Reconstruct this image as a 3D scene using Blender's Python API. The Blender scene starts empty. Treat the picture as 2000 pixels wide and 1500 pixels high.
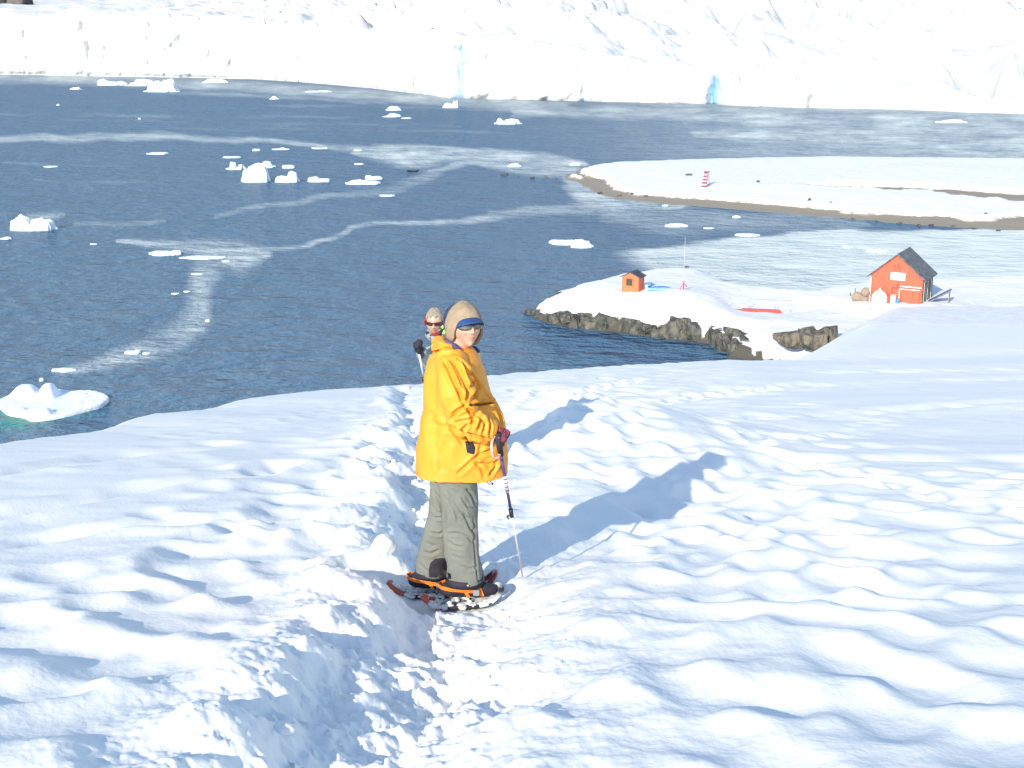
import bpy, bmesh, math, random
import numpy as np
from mathutils import Vector, Matrix
R = math.radians
scene = bpy.context.scene
COL = scene.collection

# ---------------------------------------------------------------- camera, world, sun, exposure
H = 27.5                      # camera height above the sea
PITCH = R(14.45)
FPX = 2600.0                  # focal length in photo pixels (2000 wide)
cam = bpy.data.cameras.new('camera'); camo = bpy.data.objects.new('camera', cam); COL.objects.link(camo)
cam.sensor_width = 36; cam.lens = FPX/2000*36
cam.clip_start = 0.1; cam.clip_end = 20000
camo.location = (0, 0, H); camo.rotation_euler = (math.pi/2-PITCH, 0, 0)
scene.camera = camo

SUN_EL, SUN_AZ = R(24), R(24.3)    # light travels away from the camera and to the right
to_sun = Vector((-math.sin(SUN_AZ)*math.cos(SUN_EL), -math.cos(SUN_AZ)*math.cos(SUN_EL), math.sin(SUN_EL)))
sl = bpy.data.lights.new('sun', 'SUN'); so = bpy.data.objects.new('sun', sl); COL.objects.link(so)
sl.energy = 3.5; sl.angle = R(0.5); sl.color = (1.0, 0.91, 0.77)
so.rotation_euler = to_sun.to_track_quat('Z', 'Y').to_euler(); so.location = (0, 0, 60)

w = bpy.data.worlds.new('World'); scene.world = w; w.use_nodes = True
nt = w.node_tree; nt.nodes.clear()
sky = nt.nodes.new('ShaderNodeTexSky'); sky.sky_type = 'NISHITA'; sky.sun_disc = False
sky.sun_elevation = SUN_EL; sky.sun_rotation = math.atan2(to_sun.x, to_sun.y)
sky.altitude = 30; sky.air_density = 1.0; sky.dust_density = 0.3; sky.ozone_density = 1.6
bg = nt.nodes.new('ShaderNodeBackground'); bg.inputs[1].default_value = 0.15
out = nt.nodes.new('ShaderNodeOutputWorld')
nt.links.new(sky.outputs[0], bg.inputs[0]); nt.links.new(bg.outputs[0], out.inputs[0])

vs = scene.view_settings
vs.view_transform = 'Standard'; vs.look = 'None'; vs.exposure = 0.78; vs.gamma = 1
vs.use_curve_mapping = False
scene.render.engine = 'CYCLES'
scene.cycles.max_bounces = 6; scene.cycles.diffuse_bounces = 3; scene.cycles.use_denoising = True
scene.cycles.caustics_reflective = False; scene.cycles.caustics_refractive = False

# ---------------------------------------------------------------- measuring helpers
FW = np.array([0, math.cos(PITCH), -math.sin(PITCH)]); UP = np.array([0, math.sin(PITCH), math.cos(PITCH)])
def ray(px, py): return FW + np.array([1., 0, 0])*(px-1000)/FPX + UP*(750-py)/FPX
def at_z(px, py, z=0.0):
    r = ray(px, py); return np.array([0, 0, H]) + r*((z-H)/r[2])
def at_y(px, py, y):
    r = ray(px, py); return np.array([0, 0, H]) + r*(y/r[1])
def project(v):
    d = v-np.array([0, 0, H]); dep = d@FW
    return 1000+FPX*d[:, 0]/dep, 750-FPX*(d@UP)/dep
def sstep(a, b, x):
    t = np.clip((x-a)/(b-a), 0, 1); return t*t*(3-2*t)

# ---------------------------------------------------------------- numpy noise
def _h(ix, iy, iz, seed):
    n = (ix.astype(np.int64)*374761393 + iy.astype(np.int64)*668265263 + iz*2147483647 + seed*1274126177) & 0xffffffff
    n = ((n ^ (n >> 13))*1274126177) & 0xffffffff
    n = ((n ^ (n >> 16))*2246822519) & 0xffffffff
    return ((n ^ (n >> 15)) & 0xffff)/65535.0
def n2(x, y, seed=0):
    x = np.asarray(x, float); y = np.asarray(y, float)
    xi = np.floor(x); yi = np.floor(y); fx = x-xi; fy = y-yi
    u = fx*fx*fx*(fx*(fx*6-15)+10); v = fy*fy*fy*(fy*(fy*6-15)+10)
    def g(dx, dy):
        a = _h(xi+dx, yi+dy, 0, seed)*2*math.pi
        return np.cos(a)*(fx-dx)+np.sin(a)*(fy-dy)
    a = g(0, 0); b = g(1, 0); c = g(0, 1); d = g(1, 1)
    return ((a*(1-u)+b*u)*(1-v)+(c*(1-u)+d*u)*v)*1.5
def fbm(x, y, octs=4, seed=0, gain=.5):
    s = 0; a = 1
    for i in range(octs):
        s = s+a*n2(x*2**i+i*17.3, y*2**i-i*9.1, seed+i); a *= gain
    return s
def ridged(x, y, octs=4, seed=0, gain=.5):
    s = 0; a = 1
    for i in range(octs):
        s = s+a*(1-2*np.abs(n2(x*2**i+i*7.7, y*2**i+i*3.1, seed+i))); a *= gain
    return s
def n3(p, sc, seed=0):
    q = p*sc; i = np.floor(q); f = q-i; u = f*f*(3-2*f); r = 0
    for dx in (0, 1):
        for dy in (0, 1):
            for dz in (0, 1):
                hh = _h(i[:, 0]+dx, i[:, 1]+dy, (i[:, 2]+dz).astype(np.int64), seed)
                r = r+hh*(u[:, 0] if dx else 1-u[:, 0])*(u[:, 1] if dy else 1-u[:, 1])*(u[:, 2] if dz else 1-u[:, 2])
    return r*2-1
def f3(p, sc, octs=3, seed=0):
    return sum(n3(p, sc*2**i, seed+i)*.5**i for i in range(octs))
def worley(x, y, seed=0):
    xi = np.floor(x); yi = np.floor(y); best = np.full(x.shape, 9.); sec = best.copy(); cid = np.zeros(x.shape)
    for dx in (-1, 0, 1):
        for dy in (-1, 0, 1):
            cx = xi+dx; cy = yi+dy
            px = cx+_h(cx, cy, 1, seed); py = cy+_h(cx, cy, 2, seed)
            d = (px-x)**2+(py-y)**2
            c = _h(cx, cy, 3, seed)
            nb = d < best
            sec = np.where(nb, best, np.minimum(sec, d)); cid = np.where(nb, c, cid); best = np.where(nb, d, best)
    return np.sqrt(best), np.sqrt(sec), cid

# ---------------------------------------------------------------- object helpers
def tag(o, label=None, cat=None, group=None, kind=None):
    if label: o['label'] = label
    if cat: o['category'] = cat
    if group: o['group'] = group
    if kind: o['kind'] = kind
    return o
def mesh_obj(name, v, f, mat, parent=None, smooth=True, attrs=None):
    me = bpy.data.meshes.new(name)
    v = np.asarray(v, dtype=np.float32)
    if isinstance(f, np.ndarray) and f.ndim == 2:
        me.vertices.add(len(v)); me.vertices.foreach_set('co', v.ravel())
        k = f.shape[1]; me.loops.add(f.size); me.loops.foreach_set('vertex_index', f.ravel().astype(np.int32))
        me.polygons.add(len(f)); me.polygons.foreach_set('loop_start', np.arange(0, f.size, k, dtype=np.int32))
        me.polygons.foreach_set('loop_total', np.full(len(f), k, dtype=np.int32))
        me.update(calc_edges=True)
    else:
        me.from_pydata([tuple(map(float, p)) for p in v], [], [tuple(map(int, q)) for q in f]); me.update()
    if smooth: me.polygons.foreach_set('use_smooth', np.ones(len(me.polygons), dtype=bool))
    for k, a in (attrs or {}).items():
        at = me.attributes.new(k, 'FLOAT', 'POINT'); at.data.foreach_set('value', np.asarray(a, dtype=np.float32).ravel())
    if mat: me.materials.append(mat)
    o = bpy.data.objects.new(name, me); COL.objects.link(o)
    if parent:
        o.parent = parent; o.matrix_parent_inverse = Matrix.Identity(4)
    return o
def world_part(name, v, f, mat, parent, **k):      # vertices in world coordinates, parent has translation/rotation only
    m = parent.matrix_basis.copy()
    if parent.parent: m = parent.parent.matrix_basis @ m
    inv = np.array(m.inverted())
    v = np.asarray(v, float)
    v = v@inv[:3, :3].T+inv[:3, 3]
    return mesh_obj(name, v, f, mat, parent, **k)
def world_thing(name, v, f, mat, base, **k):       # a mesh thing whose origin stands at base
    v = np.asarray(v, float)-np.asarray(base)
    o = mesh_obj(name, v, f, mat, None, **k); o.location = base
    return o
def empty(name, loc, rz=0):
    o = bpy.data.objects.new(name, None); COL.objects.link(o); o.location = loc; o.rotation_euler = (0, 0, rz)
    o.empty_display_size = .2
    return o
def grid_faces(nr, nc, wrap=False):
    r = np.arange(nr-1)[:, None]; c = np.arange(nc if wrap else nc-1)[None]
    c2 = (c+1) % nc
    return np.stack([r*nc+c, r*nc+c2, (r+1)*nc+c2, (r+1)*nc+c], -1).reshape(-1, 4)
def join(parts):
    V = []; F = []; n = 0
    for v, f in parts:
        V.append(np.asarray(v, float)); F += [tuple(int(i)+n for i in q) for q in f]; n += len(v)
    return np.concatenate(V), F
def box(cx, cy, cz, sx, sy, sz, rot=None):
    v = np.array([[x, y, z] for x in (-.5, .5) for y in (-.5, .5) for z in (-.5, .5)])*[sx, sy, sz]
    if rot is not None: v = v@np.array(rot).T
    return v+[cx, cy, cz], [(0, 1, 3, 2), (4, 6, 7, 5), (0, 4, 5, 1), (2, 3, 7, 6), (0, 2, 6, 4), (1, 5, 7, 3)]
def loft(rings, cap=True):
    n = len(rings[0]); v = np.concatenate(rings); f = [tuple(q) for q in grid_faces(len(rings), n, True)]
    if cap:
        f.append(tuple(range(n))[::-1]); f.append(tuple(range((len(rings)-1)*n, len(rings)*n)))
    return v, f
def chain(pts, rad, n=12, cap=True, round_ends=False, sq=None):
    pts = [np.asarray(p, float) for p in pts]; rad = list(rad) if hasattr(rad, '__len__') else [rad]*len(pts)
    if round_ends:
        d0 = pts[0]-pts[1]; d0 /= np.linalg.norm(d0); d1 = pts[-1]-pts[-2]; d1 /= np.linalg.norm(d1)
        p0, r0, p1, r1 = pts[0], rad[0], pts[-1], rad[-1]
        pts = [p0+d0*r0*.95, p0+d0*r0*.7]+pts+[p1+d1*r1*.7, p1+d1*r1*.95]
        rad = [r0*.25, r0*.7]+rad+[r1*.7, r1*.25]
    rings = []; prev = None
    for i, p in enumerate(pts):
        t = pts[min(i+1, len(pts)-1)]-pts[max(i-1, 0)]; t = t/np.linalg.norm(t)
        if prev is None:
            a = np.array([0, 0, 1.]) if abs(t[2]) < .9 else np.array([1., 0, 0]); u = np.cross(t, a)
        else: u = prev-t*(prev@t)
        u /= np.linalg.norm(u); prev = u; wv = np.cross(t, u)
        th = np.linspace(0, 2*math.pi, n, endpoint=False)[:, None]
        rings.append(p+rad[i]*(np.cos(th)*u+np.sin(th)*wv))
    return loft(rings, cap)
def ball(c, r, n=12):
    c = np.asarray(c, float); r = np.asarray(r, float)*np.ones(3); rings = []
    for i in range(n+1):
        ph = math.pi*(i+.001)/(n+.002); th = np.linspace(0, 2*math.pi, 2*n, endpoint=False)
        rings.append(c+r*np.stack([np.sin(ph)*np.cos(th), np.sin(ph)*np.sin(th), np.full(2*n, -np.cos(ph))], 1))
    return loft(rings)
def remesh(parts, voxel, smooth=4, fac=.5):
    v, f = join(parts)
    me = bpy.data.meshes.new('tmp'); me.from_pydata([tuple(p) for p in v], [], f); me.update()
    bm = bmesh.new(); bm.from_mesh(me); bmesh.ops.recalc_face_normals(bm, faces=bm.faces); bm.to_mesh(me); bm.free()
    o = bpy.data.objects.new('tmp', me); COL.objects.link(o)
    m = o.modifiers.new('r', 'REMESH'); m.mode = 'VOXEL'; m.voxel_size = voxel
    if smooth:
        s = o.modifiers.new('s', 'SMOOTH'); s.iterations = smooth; s.factor = fac
    dg = bpy.context.evaluated_depsgraph_get(); dg.update()
    ev = bpy.data.meshes.new_from_object(o.evaluated_get(dg))
    vv = np.empty(len(ev.vertices)*3); ev.vertices.foreach_get('co', vv); vv = vv.reshape(-1, 3)
    nn = np.empty(len(ev.vertices)*3); ev.vertices.foreach_get('normal', nn); nn = nn.reshape(-1, 3)
    ff = [tuple(p.vertices) for p in ev.polygons]
    bpy.data.objects.remove(o); bpy.data.meshes.remove(me); bpy.data.meshes.remove(ev)
    if all(len(q) == 4 for q in ff): ff = np.array(ff)
    return vv, ff, nn

# ---------------------------------------------------------------- materials
def mat(name, col, rough=.6, var=None, vscale=5, bump=0, bscale=30, metal=0, spec=.5, trans=0, sss=0, sheen=0, coat=0, stretch=None):
    m = bpy.data.materials.new(name); m.use_nodes = True; t = m.node_tree; b = t.nodes['Principled BSDF']
    b.inputs['Base Color'].default_value = (*col, 1); b.inputs['Roughness'].default_value = rough
    b.inputs['Metallic'].default_value = metal; b.inputs['Specular IOR Level'].default_value = spec
    if sss:
        b.inputs['Subsurface Weight'].default_value = sss; b.inputs['Subsurface Radius'].default_value = (.02, .01, .006)
        b.inputs['Subsurface Scale'].default_value = .5
    if coat: b.inputs['Coat Weight'].default_value = coat
    tc = t.nodes.new('ShaderNodeTexCoord'); src = tc.outputs['Object']
    if stretch:
        mp = t.nodes.new('ShaderNodeMapping'); mp.inputs['Scale'].default_value = stretch
        t.links.new(src, mp.inputs[0]); src = mp.outputs[0]
    if var:
        n = t.nodes.new('ShaderNodeTexNoise'); n.inputs['Scale'].default_value = vscale; n.inputs['Detail'].default_value = 6
        t.links.new(src, n.inputs['Vector'])
        r = t.nodes.new('ShaderNodeMapRange'); r.inputs[1].default_value = .38; r.inputs[2].default_value = .62
        t.links.new(n.outputs[0], r.inputs[0])
        x = t.nodes.new('ShaderNodeMix'); x.data_type = 'RGBA'
        x.inputs[6].default_value = (*col, 1); x.inputs[7].default_value = (*var, 1)
        t.links.new(r.outputs[0], x.inputs[0]); t.links.new(x.outputs[2], b.inputs['Base Color'])
    if bump:
        n = t.nodes.new('ShaderNodeTexNoise'); n.inputs['Scale'].default_value = bscale; n.inputs['Detail'].default_value = 5
        t.links.new(src, n.inputs['Vector'])
        bp = t.nodes.new('ShaderNodeBump'); bp.inputs['Strength'].default_value = 1; bp.inputs['Distance'].default_value = bump
        t.links.new(n.outputs[0], bp.inputs['Height']); t.links.new(bp.outputs[0], b.inputs['Normal'])
    return m
def attr_mix(m, attr, col, into='Base Color'):
    t = m.node_tree; b = t.nodes['Principled BSDF']
    a = t.nodes.new('ShaderNodeAttribute'); a.attribute_name = attr
    x = t.nodes.new('ShaderNodeMix'); x.data_type = 'RGBA'
    if b.inputs[into].links: t.links.new(b.inputs[into].links[0].from_socket, x.inputs[6])
    else: x.inputs[6].default_value = b.inputs[into].default_value
    x.inputs[7].default_value = (*col, 1)
    t.links.new(a.outputs['Fac'], x.inputs[0]); t.links.new(x.outputs[2], b.inputs[into])
    return m
SNOW = (.89, .885, .85)
M_snow = mat('snow', SNOW, .75, bump=.0030, bscale=42, spec=.25)
M_farsnow = attr_mix(attr_mix(mat('far_snow', (.80, .80, .79), .8, bump=.05, bscale=2.5, spec=.2), 'rock', (.085, .08, .066)), 'gravel', (.30, .265, .205))
M_glacier = attr_mix(attr_mix(mat('glacier_ice', (.64, .65, .655), .7, bump=.35, bscale=.35, spec=.2), 'blue', (.10, .36, .60)), 'rock', (.10, .085, .08))
M_ice = attr_mix(mat('berg_ice', (.84, .89, .92), .5, bump=.06, bscale=3, spec=.3), 'wet', (.42, .66, .72))
M_rock = mat('shore_rock', (.045, .05, .045), .85, var=(.155, .15, .125), vscale=1.6, bump=.38, bscale=2.6, stretch=(1, 1, .45))
M_rockb = mat('lichen_rock', (.075, .072, .06), .85, var=(.20, .175, .13), vscale=1.8, bump=.38, bscale=2.6, stretch=(1, 1, .45))
M_dark = mat('wet_stone', (.06, .055, .05), .6, var=(.12, .11, .10), vscale=3, bump=.05, bscale=8)
M_hut = mat('red_paint', (.82, .125, .065), .6, var=(.72, .10, .055), vscale=1.2, bump=.01, bscale=6, stretch=(5, 5, .4))
M_hut2 = mat('red_door_paint', (.78, .125, .065), .6, var=(.68, .10, .05), vscale=1.5, bump=.01, bscale=6, stretch=(6, 6, .4))
M_orange = mat('orange_paint', (.86, .185, .075), .6, var=(.78, .155, .065), vscale=2, stretch=(5, 5, .5))
M_roof = mat('roof_felt', (.085, .09, .10), .8, var=(.16, .17, .18), vscale=2.5, bump=.02, bscale=10)
M_roof2 = mat('dark_roof', (.035, .04, .055), .7, var=(.09, .09, .10), vscale=6)
M_white = mat('white_paint', (.8, .8, .78), .5, var=(.7, .72, .70), vscale=4)
M_wood = mat('weathered_wood', (.34, .27, .20), .8, var=(.22, .17, .13), vscale=8, stretch=(1, 1, 6))
M_bluegrey = mat('bluegrey_panel', (.13, .15, .24), .6, var=(.18, .2, .3), vscale=2)
M_blue = mat('blue_tarp', (.06, .22, .5), .5, var=(.12, .33, .6), vscale=3)
M_steel = mat('steel', (.45, .46, .48), .4, metal=.6)
M_redm = mat('red_metal', (.75, .09, .07), .5, var=(.62, .07, .06), vscale=6)
M_beacon = mat('beacon_maroon', (.22, .045, .08), .6, var=(.16, .03, .06), vscale=3)
M_pink = mat('faded_pink_paint', (.50, .36, .38), .6)
M_glass = mat('dark_glass', (.05, .05, .05), .15, var=(.09, .08, .07), vscale=6)
M_teal = mat('sign_green', (.35, .62, .55), .5)

# ---------------------------------------------------------------- near snow slope
C0, S0 = 1.42, .213
def on_plane(px, py):
    r = ray(px, py); t = -C0/(r[2]+S0*r[1]); p = r*t; return p[0], p[1]
crest = [(-260, 960), (0, 884), (200, 846), (400, 796), (600, 765), (820, 750), (1000, 730), (1200, 716), (1400, 705), (1640, 697)]
cp = np.array([on_plane(*c) for c in crest]); ct = cp[:, 0]/cp[:, 1]; cy = cp[:, 1]
XB0, YB0 = cp[-1]
def base_z(x, y):
    y1 = np.maximum(y, .5)
    t = x/y1
    dc = np.interp(t, ct, cy)
    plane = -C0-S0*y
    over = np.maximum(y-dc, 0)
    k = .5*over*over/(over+3.0)
    left = plane-k
    rp = np.where(y < YB0, plane, -C0-S0*YB0-.158*(y-YB0))
    rp = rp-np.maximum(y-128, 0)*.03
    xb = XB0+(y-YB0)*.345
    lat = np.maximum(xb-x, 0)
    rp = np.where(y < YB0*.8, -99., rp-.62*lat*lat/(lat+2))
    z = H+np.maximum(left, rp)
    # the back shore behind the hut
    return z
rng = np.random.RandomState(7)
def seg_dist(x, y, pts):
    best = np.full(x.shape, 1e9); side = np.zeros(x.shape); prog = np.zeros(x.shape); acc = 0
    for (x0, y0), (x1, y1) in zip(pts[:-1], pts[1:]):
        dx, dy = x1-x0, y1-y0; L2 = dx*dx+dy*dy; L = math.sqrt(L2)
        t = np.clip(((x-x0)*dx+(y-y0)*dy)/L2, 0, 1)
        qx = x-(x0+t*dx); qy = y-(y0+t*dy); d = np.hypot(qx, qy)
        s = np.sign(dx*qy-dy*qx)
        nb = d < best
        side = np.where(nb, s, side); prog = np.where(nb, acc+t*L, prog); best = np.where(nb, d, best); acc += L
    return best, side, prog
tr_px = [(520, 1800), (640, 1560), (735, 1400), (800, 1290), (865, 1178), (868, 1110), (850, 1040), (832, 960), (822, 900), (815, 850), (808, 805), (800, 770), (792, 756)]
trench = [on_plane(*p) for p in tr_px]
trench_r = [(x, y) for x, y in trench]
side_tr = [on_plane(*p) for p in [(960, 1150), (1030, 1085), (1120, 1050), (1290, 985), (1440, 935), (1560, 905)]]

NA, NR = 1150, 1050
az = np.linspace(R(-31), R(31), NA); rr = 1.6*np.exp(np.linspace(0, math.log(98/1.6), NR))
AZ, RR = np.meshgrid(az, rr)
X = RR*np.sin(AZ); Y = RR*np.cos(AZ)
Z = base_z(X, Y)
print('grid', X.size)
near = sstep(40, 8, Y)
td, tsid, tprog = seg_dist(X, Y, trench)
wx = X+.18*fbm(X*1.1, Y*1.1, 2, 91); wy = Y+.18*fbm(X*1.1, Y*1.1, 2, 97)
td2, tsid2, _ = seg_dist(wx, wy, trench)
sd = td2*tsid2            # >0 : left of the direction of travel (away from the camera) = left wall
# untouched, wind smoothed areas
pxg, pyg = project(np.stack([X.ravel(), Y.ravel(), Z.ravel()], 1)); pxg = pxg.reshape(X.shape); pyg = pyg.reshape(X.shape)
smooth_l = sstep(-1.8, -3.0, X+.35*fbm(X*.5, Y*.5, 2, 5))*sstep(8.0, 10.5, Y)
smooth_r = sstep(2.6, 5.2, X-.12*(Y-12)+.8*fbm(X*.4, Y*.4, 2, 6))*sstep(11.5, 14.5, Y)
calm = np.clip(np.maximum(smooth_l, smooth_r), 0, 1)
rough = 1-.85*calm
# broad undulation + hummocks (longer across the slope than along it)
farq = .30+.70*sstep(34, 20, Y)
Z = Z+.07*farq*fbm(X*.16, Y*.2, 2, 11)+.12*fbm(X*.06+3, Y*.11, 2, 12)*sstep(8, 14, Y)*sstep(30, 20, Y)
# a low hump added right of the trench to shorten the second hiker's shadow
Z = Z+.62*np.exp(-((X-.9)/1.8)**2-((Y-15.4)/3.3)**2)
Z = Z+rough*((.028+.018*sstep(6, 9, Y))*fbm(X*.85, Y*1.0, 2, 13)+.006*fbm(X*2.1, Y*2.9, 2, 14))
Z = Z+.006*sstep(5, 9, Y)*fbm(X*.9, Y*2.6, 2, 15)
Z = Z+rough*.035*fbm(X*.35, Y*.7, 2, 16)*sstep(12, 22, Y)*(.5+.5*farq)
# long wind ripples / old ski lines running down to the left
lines = np.zeros_like(Z)
for (a, b, wd, dp) in [((-200, 1040), (560, 925), .10, .10), ((-150, 1085), (700, 985), .10, .09), ((-100, 960), (420, 885), .12, .10),
                       ((1250, 830), (2150, 772), .13, .10), ((1350, 905), (2200, 880), .13, .08), ((1100, 770), (2100, 735), .2, .12), ((1500, 702), (2200, 690), .5, .12), ((1640, 726), (2150, 716), .5, .2)]:
    p0, p1 = on_plane(*a), on_plane(*b)
    d, s, pr = seg_dist(X+.25*n2(X*.6, Y*.6, 31), Y+.22*n2(X*.8, Y*.8, 33), [p0, p1])
    wmod = .6+.6*n2(pr*1.3, pr*0, 77)
    wd2 = wd*(1+.05*Y)
    lines += -dp*np.exp(-(d/wd2)**2)*np.clip(wmod, .1, 1.2)+dp*.35*np.exp(-((d-2*wd2)/wd2)**2)*np.clip(wmod, .1, 1.2)
Z = Z+lines
# footprints: soft bowls with a raised lip
dents = []
def track(a, b, n, step=.38, spread=.14, s=1.0):
    p0, p1 = np.array(on_plane(*a)), np.array(on_plane(*b)); L = np.linalg.norm(p1-p0); m = max(2, int(L/step))
    u = (p1-p0)/L; nrm = np.array([-u[1], u[0]])
    for k in range(n):
        o = rng.uniform(-1, 1)*spread*3*(k > 0)
        for i in range(m):
            p = p0+u*(i+rng.uniform(-.25, .25))*step+nrm*(o+(1 if i % 2 else -1)*spread+rng.normal()*.06)
            dents.append((p[0], p[1], rng.uniform(.12, .19)*s, rng.uniform(.04, .085)*s, math.atan2(u[1], u[0])+rng.normal()*.3))
for a, b, n in [((1500, 1500), (1330, 1150), 2), ((1330, 1150), (1240, 960), 2), ((1240, 960), (1120, 800), 3), ((1900, 1450), (1560, 1060), 2), ((1560, 1060), (1300, 900), 2),
                ((1180, 1490), (1120, 1180), 3), ((1980, 1230), (1500, 960), 2), ((2000, 1010), (1500, 890), 2), ((1400, 890), (1800, 800), 2), ((1120, 800), (1700, 735), 3),
                ((120, 1420), (430, 1150), 2), ((430, 1150), (700, 950), 3), ((700, 950), (800, 790), 3), ((-50, 1250), (350, 1120), 2), ((350, 1120), (640, 980), 2),
                ((260, 1500), (520, 1230), 2), ((520, 1230), (690, 1060), 2), ((1000, 800), (1250, 740), 3), ((-80, 965), (300, 905), 1), ((300, 870), (700, 800), 2), ((450, 830), (780, 775), 2),
                ((1000, 1000), (1000, 800), 3), ((1080, 950), (1060, 760), 3)]:
    track(a, b, n)
def clear(x, y, r):
    return all((x-q[0])**2+(y-q[1])**2 > (1.5*(r+q[2]))**2 for q in dents)
for i in range(900):
    px, py = rng.uniform(1000, 2050), rng.uniform(740, 1520)
    if rng.uniform() < .45: px = rng.uniform(250, 830)
    x, y = on_plane(px, py)
    r = rng.uniform(.10, .22)*(1+.02*y)
    if clear(x, y, r*.8): dents.append((x, y, r, rng.uniform(.03, .06)*(1+.02*y), rng.uniform(0, 3.1)))
for i in range(900):
    x, y = on_plane(rng.uniform(-60, 2060), rng.uniform(1120, 1620))
    if abs(x-np.interp(y, [3, 7.3], [-.62, -.36])) < .55: continue
    r = rng.uniform(.10, .20)
    if clear(x, y, r*.75): dents.append((x, y, r, rng.uniform(.030, .058), rng.uniform(0, 3.1)))
la = az[1]-az[0]; lr = math.log(rr[1]/rr[0])
GS = .03; gx0, gy0 = -13., 1.5; ngx, ngy = int(34/GS), int(44/GS)
DG = np.zeros((ngy, ngx)); CX = gx0+np.arange(ngx)*GS; CY = gy0+np.arange(ngy)*GS
for (x, y, r, dp, an) in dents:
    ext = r*2.8
    j0 = max(int((x-ext-gx0)/GS), 0); j1 = min(int((x+ext-gx0)/GS)+2, ngx); i0 = max(int((y-ext-gy0)/GS), 0); i1 = min(int((y+ext-gy0)/GS)+2, ngy)
    if i1-i0 < 2 or j1-j0 < 2: continue
    xs, ys = np.meshgrid(CX[j0:j1]-x, CY[i0:i1]-y)
    c, s = math.cos(an), math.sin(an)
    u = (xs*c+ys*s)/(1.5*r); v = (-xs*s+ys*c)/r
    q = np.sqrt(u*u+v*v+1e-6)*(1+.22*n2(xs*5+x*7, ys*5, 3))
    k = -dp/(1+np.exp((q-.9)*6)); rimz = dp*.22*np.exp(-((q-1.4)/.4)**2)
    blk = DG[i0:i1, j0:j1]; DG[i0:i1, j0:j1] = np.where(k < -dp*.3, np.minimum(blk, k), blk+rimz*(blk > -.01))
kern = np.exp(-.5*(np.arange(-5, 6)/1.7)**2); kern /= kern.sum()
for ax in (0, 1): DG = np.apply_along_axis(lambda m_: np.convolve(m_, kern, 'same'), ax, DG)
fx = np.clip((X-gx0)/GS, 0, ngx-2); fy = np.clip((Y-gy0)/GS, 0, ngy-2); ix = fx.astype(int); iy = fy.astype(int); fx -= ix; fy -= iy
D = (DG[iy, ix]*(1-fx)+DG[iy, ix+1]*fx)*(1-fy)+(DG[iy+1, ix]*(1-fx)+DG[iy+1, ix+1]*fx)*fy
Z = Z+D*(1-.8*calm)*(.68+.27*sstep(5, 9, Y))
# the trodden trench
wid = np.interp(Y, [3, 5.2, 7, 9, 30], [.45, .36, .30, .22, .24])
cut = 1/(1+np.exp((np.abs(sd+.0)-wid)*np.where(sd > 0, 16, 6)))
right_soft = np.exp(-np.maximum(-sd-wid, 0)/.5)
floor_n = .020*ridged(X*6, Y*6, 3, 41)-.022+.035*fbm(X*2.2, Y*2.2, 3, 43)+.022*fbm(X*9, Y*9, 2, 44)
depth = np.interp(Y, [3, 5, 6.5, 8, 14, 30], [.29, .28, .23, .20, .20, .15])
fade_end = sstep(40, 28, Y)
Z = Z+fade_end*(-depth*cut+cut*floor_n*near)
# raised shoulder and crumbled clods beside it
lip = np.exp(-((sd-wid-.22)/.20)**2)
Z = Z+fade_end*lip*(.03+.03*fbm(X*2.0, Y*2.0, 2, 51))
rub = np.clip(np.exp(-((np.abs(sd)-wid)/.42)**2)*(sd > 0)+np.exp(-np.maximum(-sd-wid*.3, 0)/.55)*(sd < 0), 0, 1)*near
w1, w2, cid = worley(X*7.5, Y*7.5, 61)
Z = Z+rub*np.clip((.62-w1), 0, 1)*np.where(cid > .5, .035, .008)*np.clip(.6+fbm(X*1.4, Y*1.4, 2, 62), 0, 1.3)
w1, w2, cid = worley(X*17, Y*17, 63)
Z = Z+rub*np.clip((.6-w1), 0, 1)*.022*(cid > .3)
Z = Z+rub*(.010*ridged(X*3.5, Y*3.5, 3, 64)+.010*fbm(X*8, Y*8, 3, 66)+.006*fbm(X*24, Y*24, 2, 67))
wallm = np.exp(-((sd-wid*.9)/.22)**2)*sstep(9, 5.5, Y)
w1, w2, cid = worley(X*5.2, Y*5.2, 68)
Z = Z+wallm*(.035*fbm(X*3.1, Y*3.1, 3, 69)+.06*np.clip(.55-w1, 0, 1)*(cid > .35)+.012*fbm(X*11, Y*11, 2, 70))
# side hollow where the shadow lies
d, s, pr = seg_dist(X+.15*n2(X*1.5, Y*1.5, 71), Y+.15*n2(X*1.5, Y*1.5, 72), side_tr)
Z = Z-.10/(1+np.exp((d-.22)*14))
# fine grain
Z = Z+near*(.0020*fbm(X*12, Y*12, 2, 81)*rough+.0007*fbm(X*38, Y*38, 2, 83))
# flatten beside the feet
PX0, PY0 = on_plane(880, 1172)
YF = 7.3
FOOT = at_y(872, 1172, YF)
m = np.exp(-(((X-FOOT[0]+.05)/.50)**2+((Y-YF)/.30)**2)**2)
Z = Z*(1-m)+m*(FOOT[2]-.015+.012*fbm(X*8, Y*8, 2, 85))
Zn = Z
def near_z(x, y):
    rad = math.hypot(x, y); a = math.atan2(x, y)
    i = min(max(int(round(math.log(rad/1.6)/lr)), 0), NR-1); j = min(max(int(round((a-az[0])/la)), 0), NA-1)
    return float(Zn[i, j])
V = np.stack([X, Y, np.maximum(Z, -2.)], -1).reshape(-1, 3)
so_ = mesh_obj('snow_slope', V, grid_faces(NR, NA)[:, ::-1], M_snow); tag(so_, kind='structure', label='trodden snow slope falling away to the bay')

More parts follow.
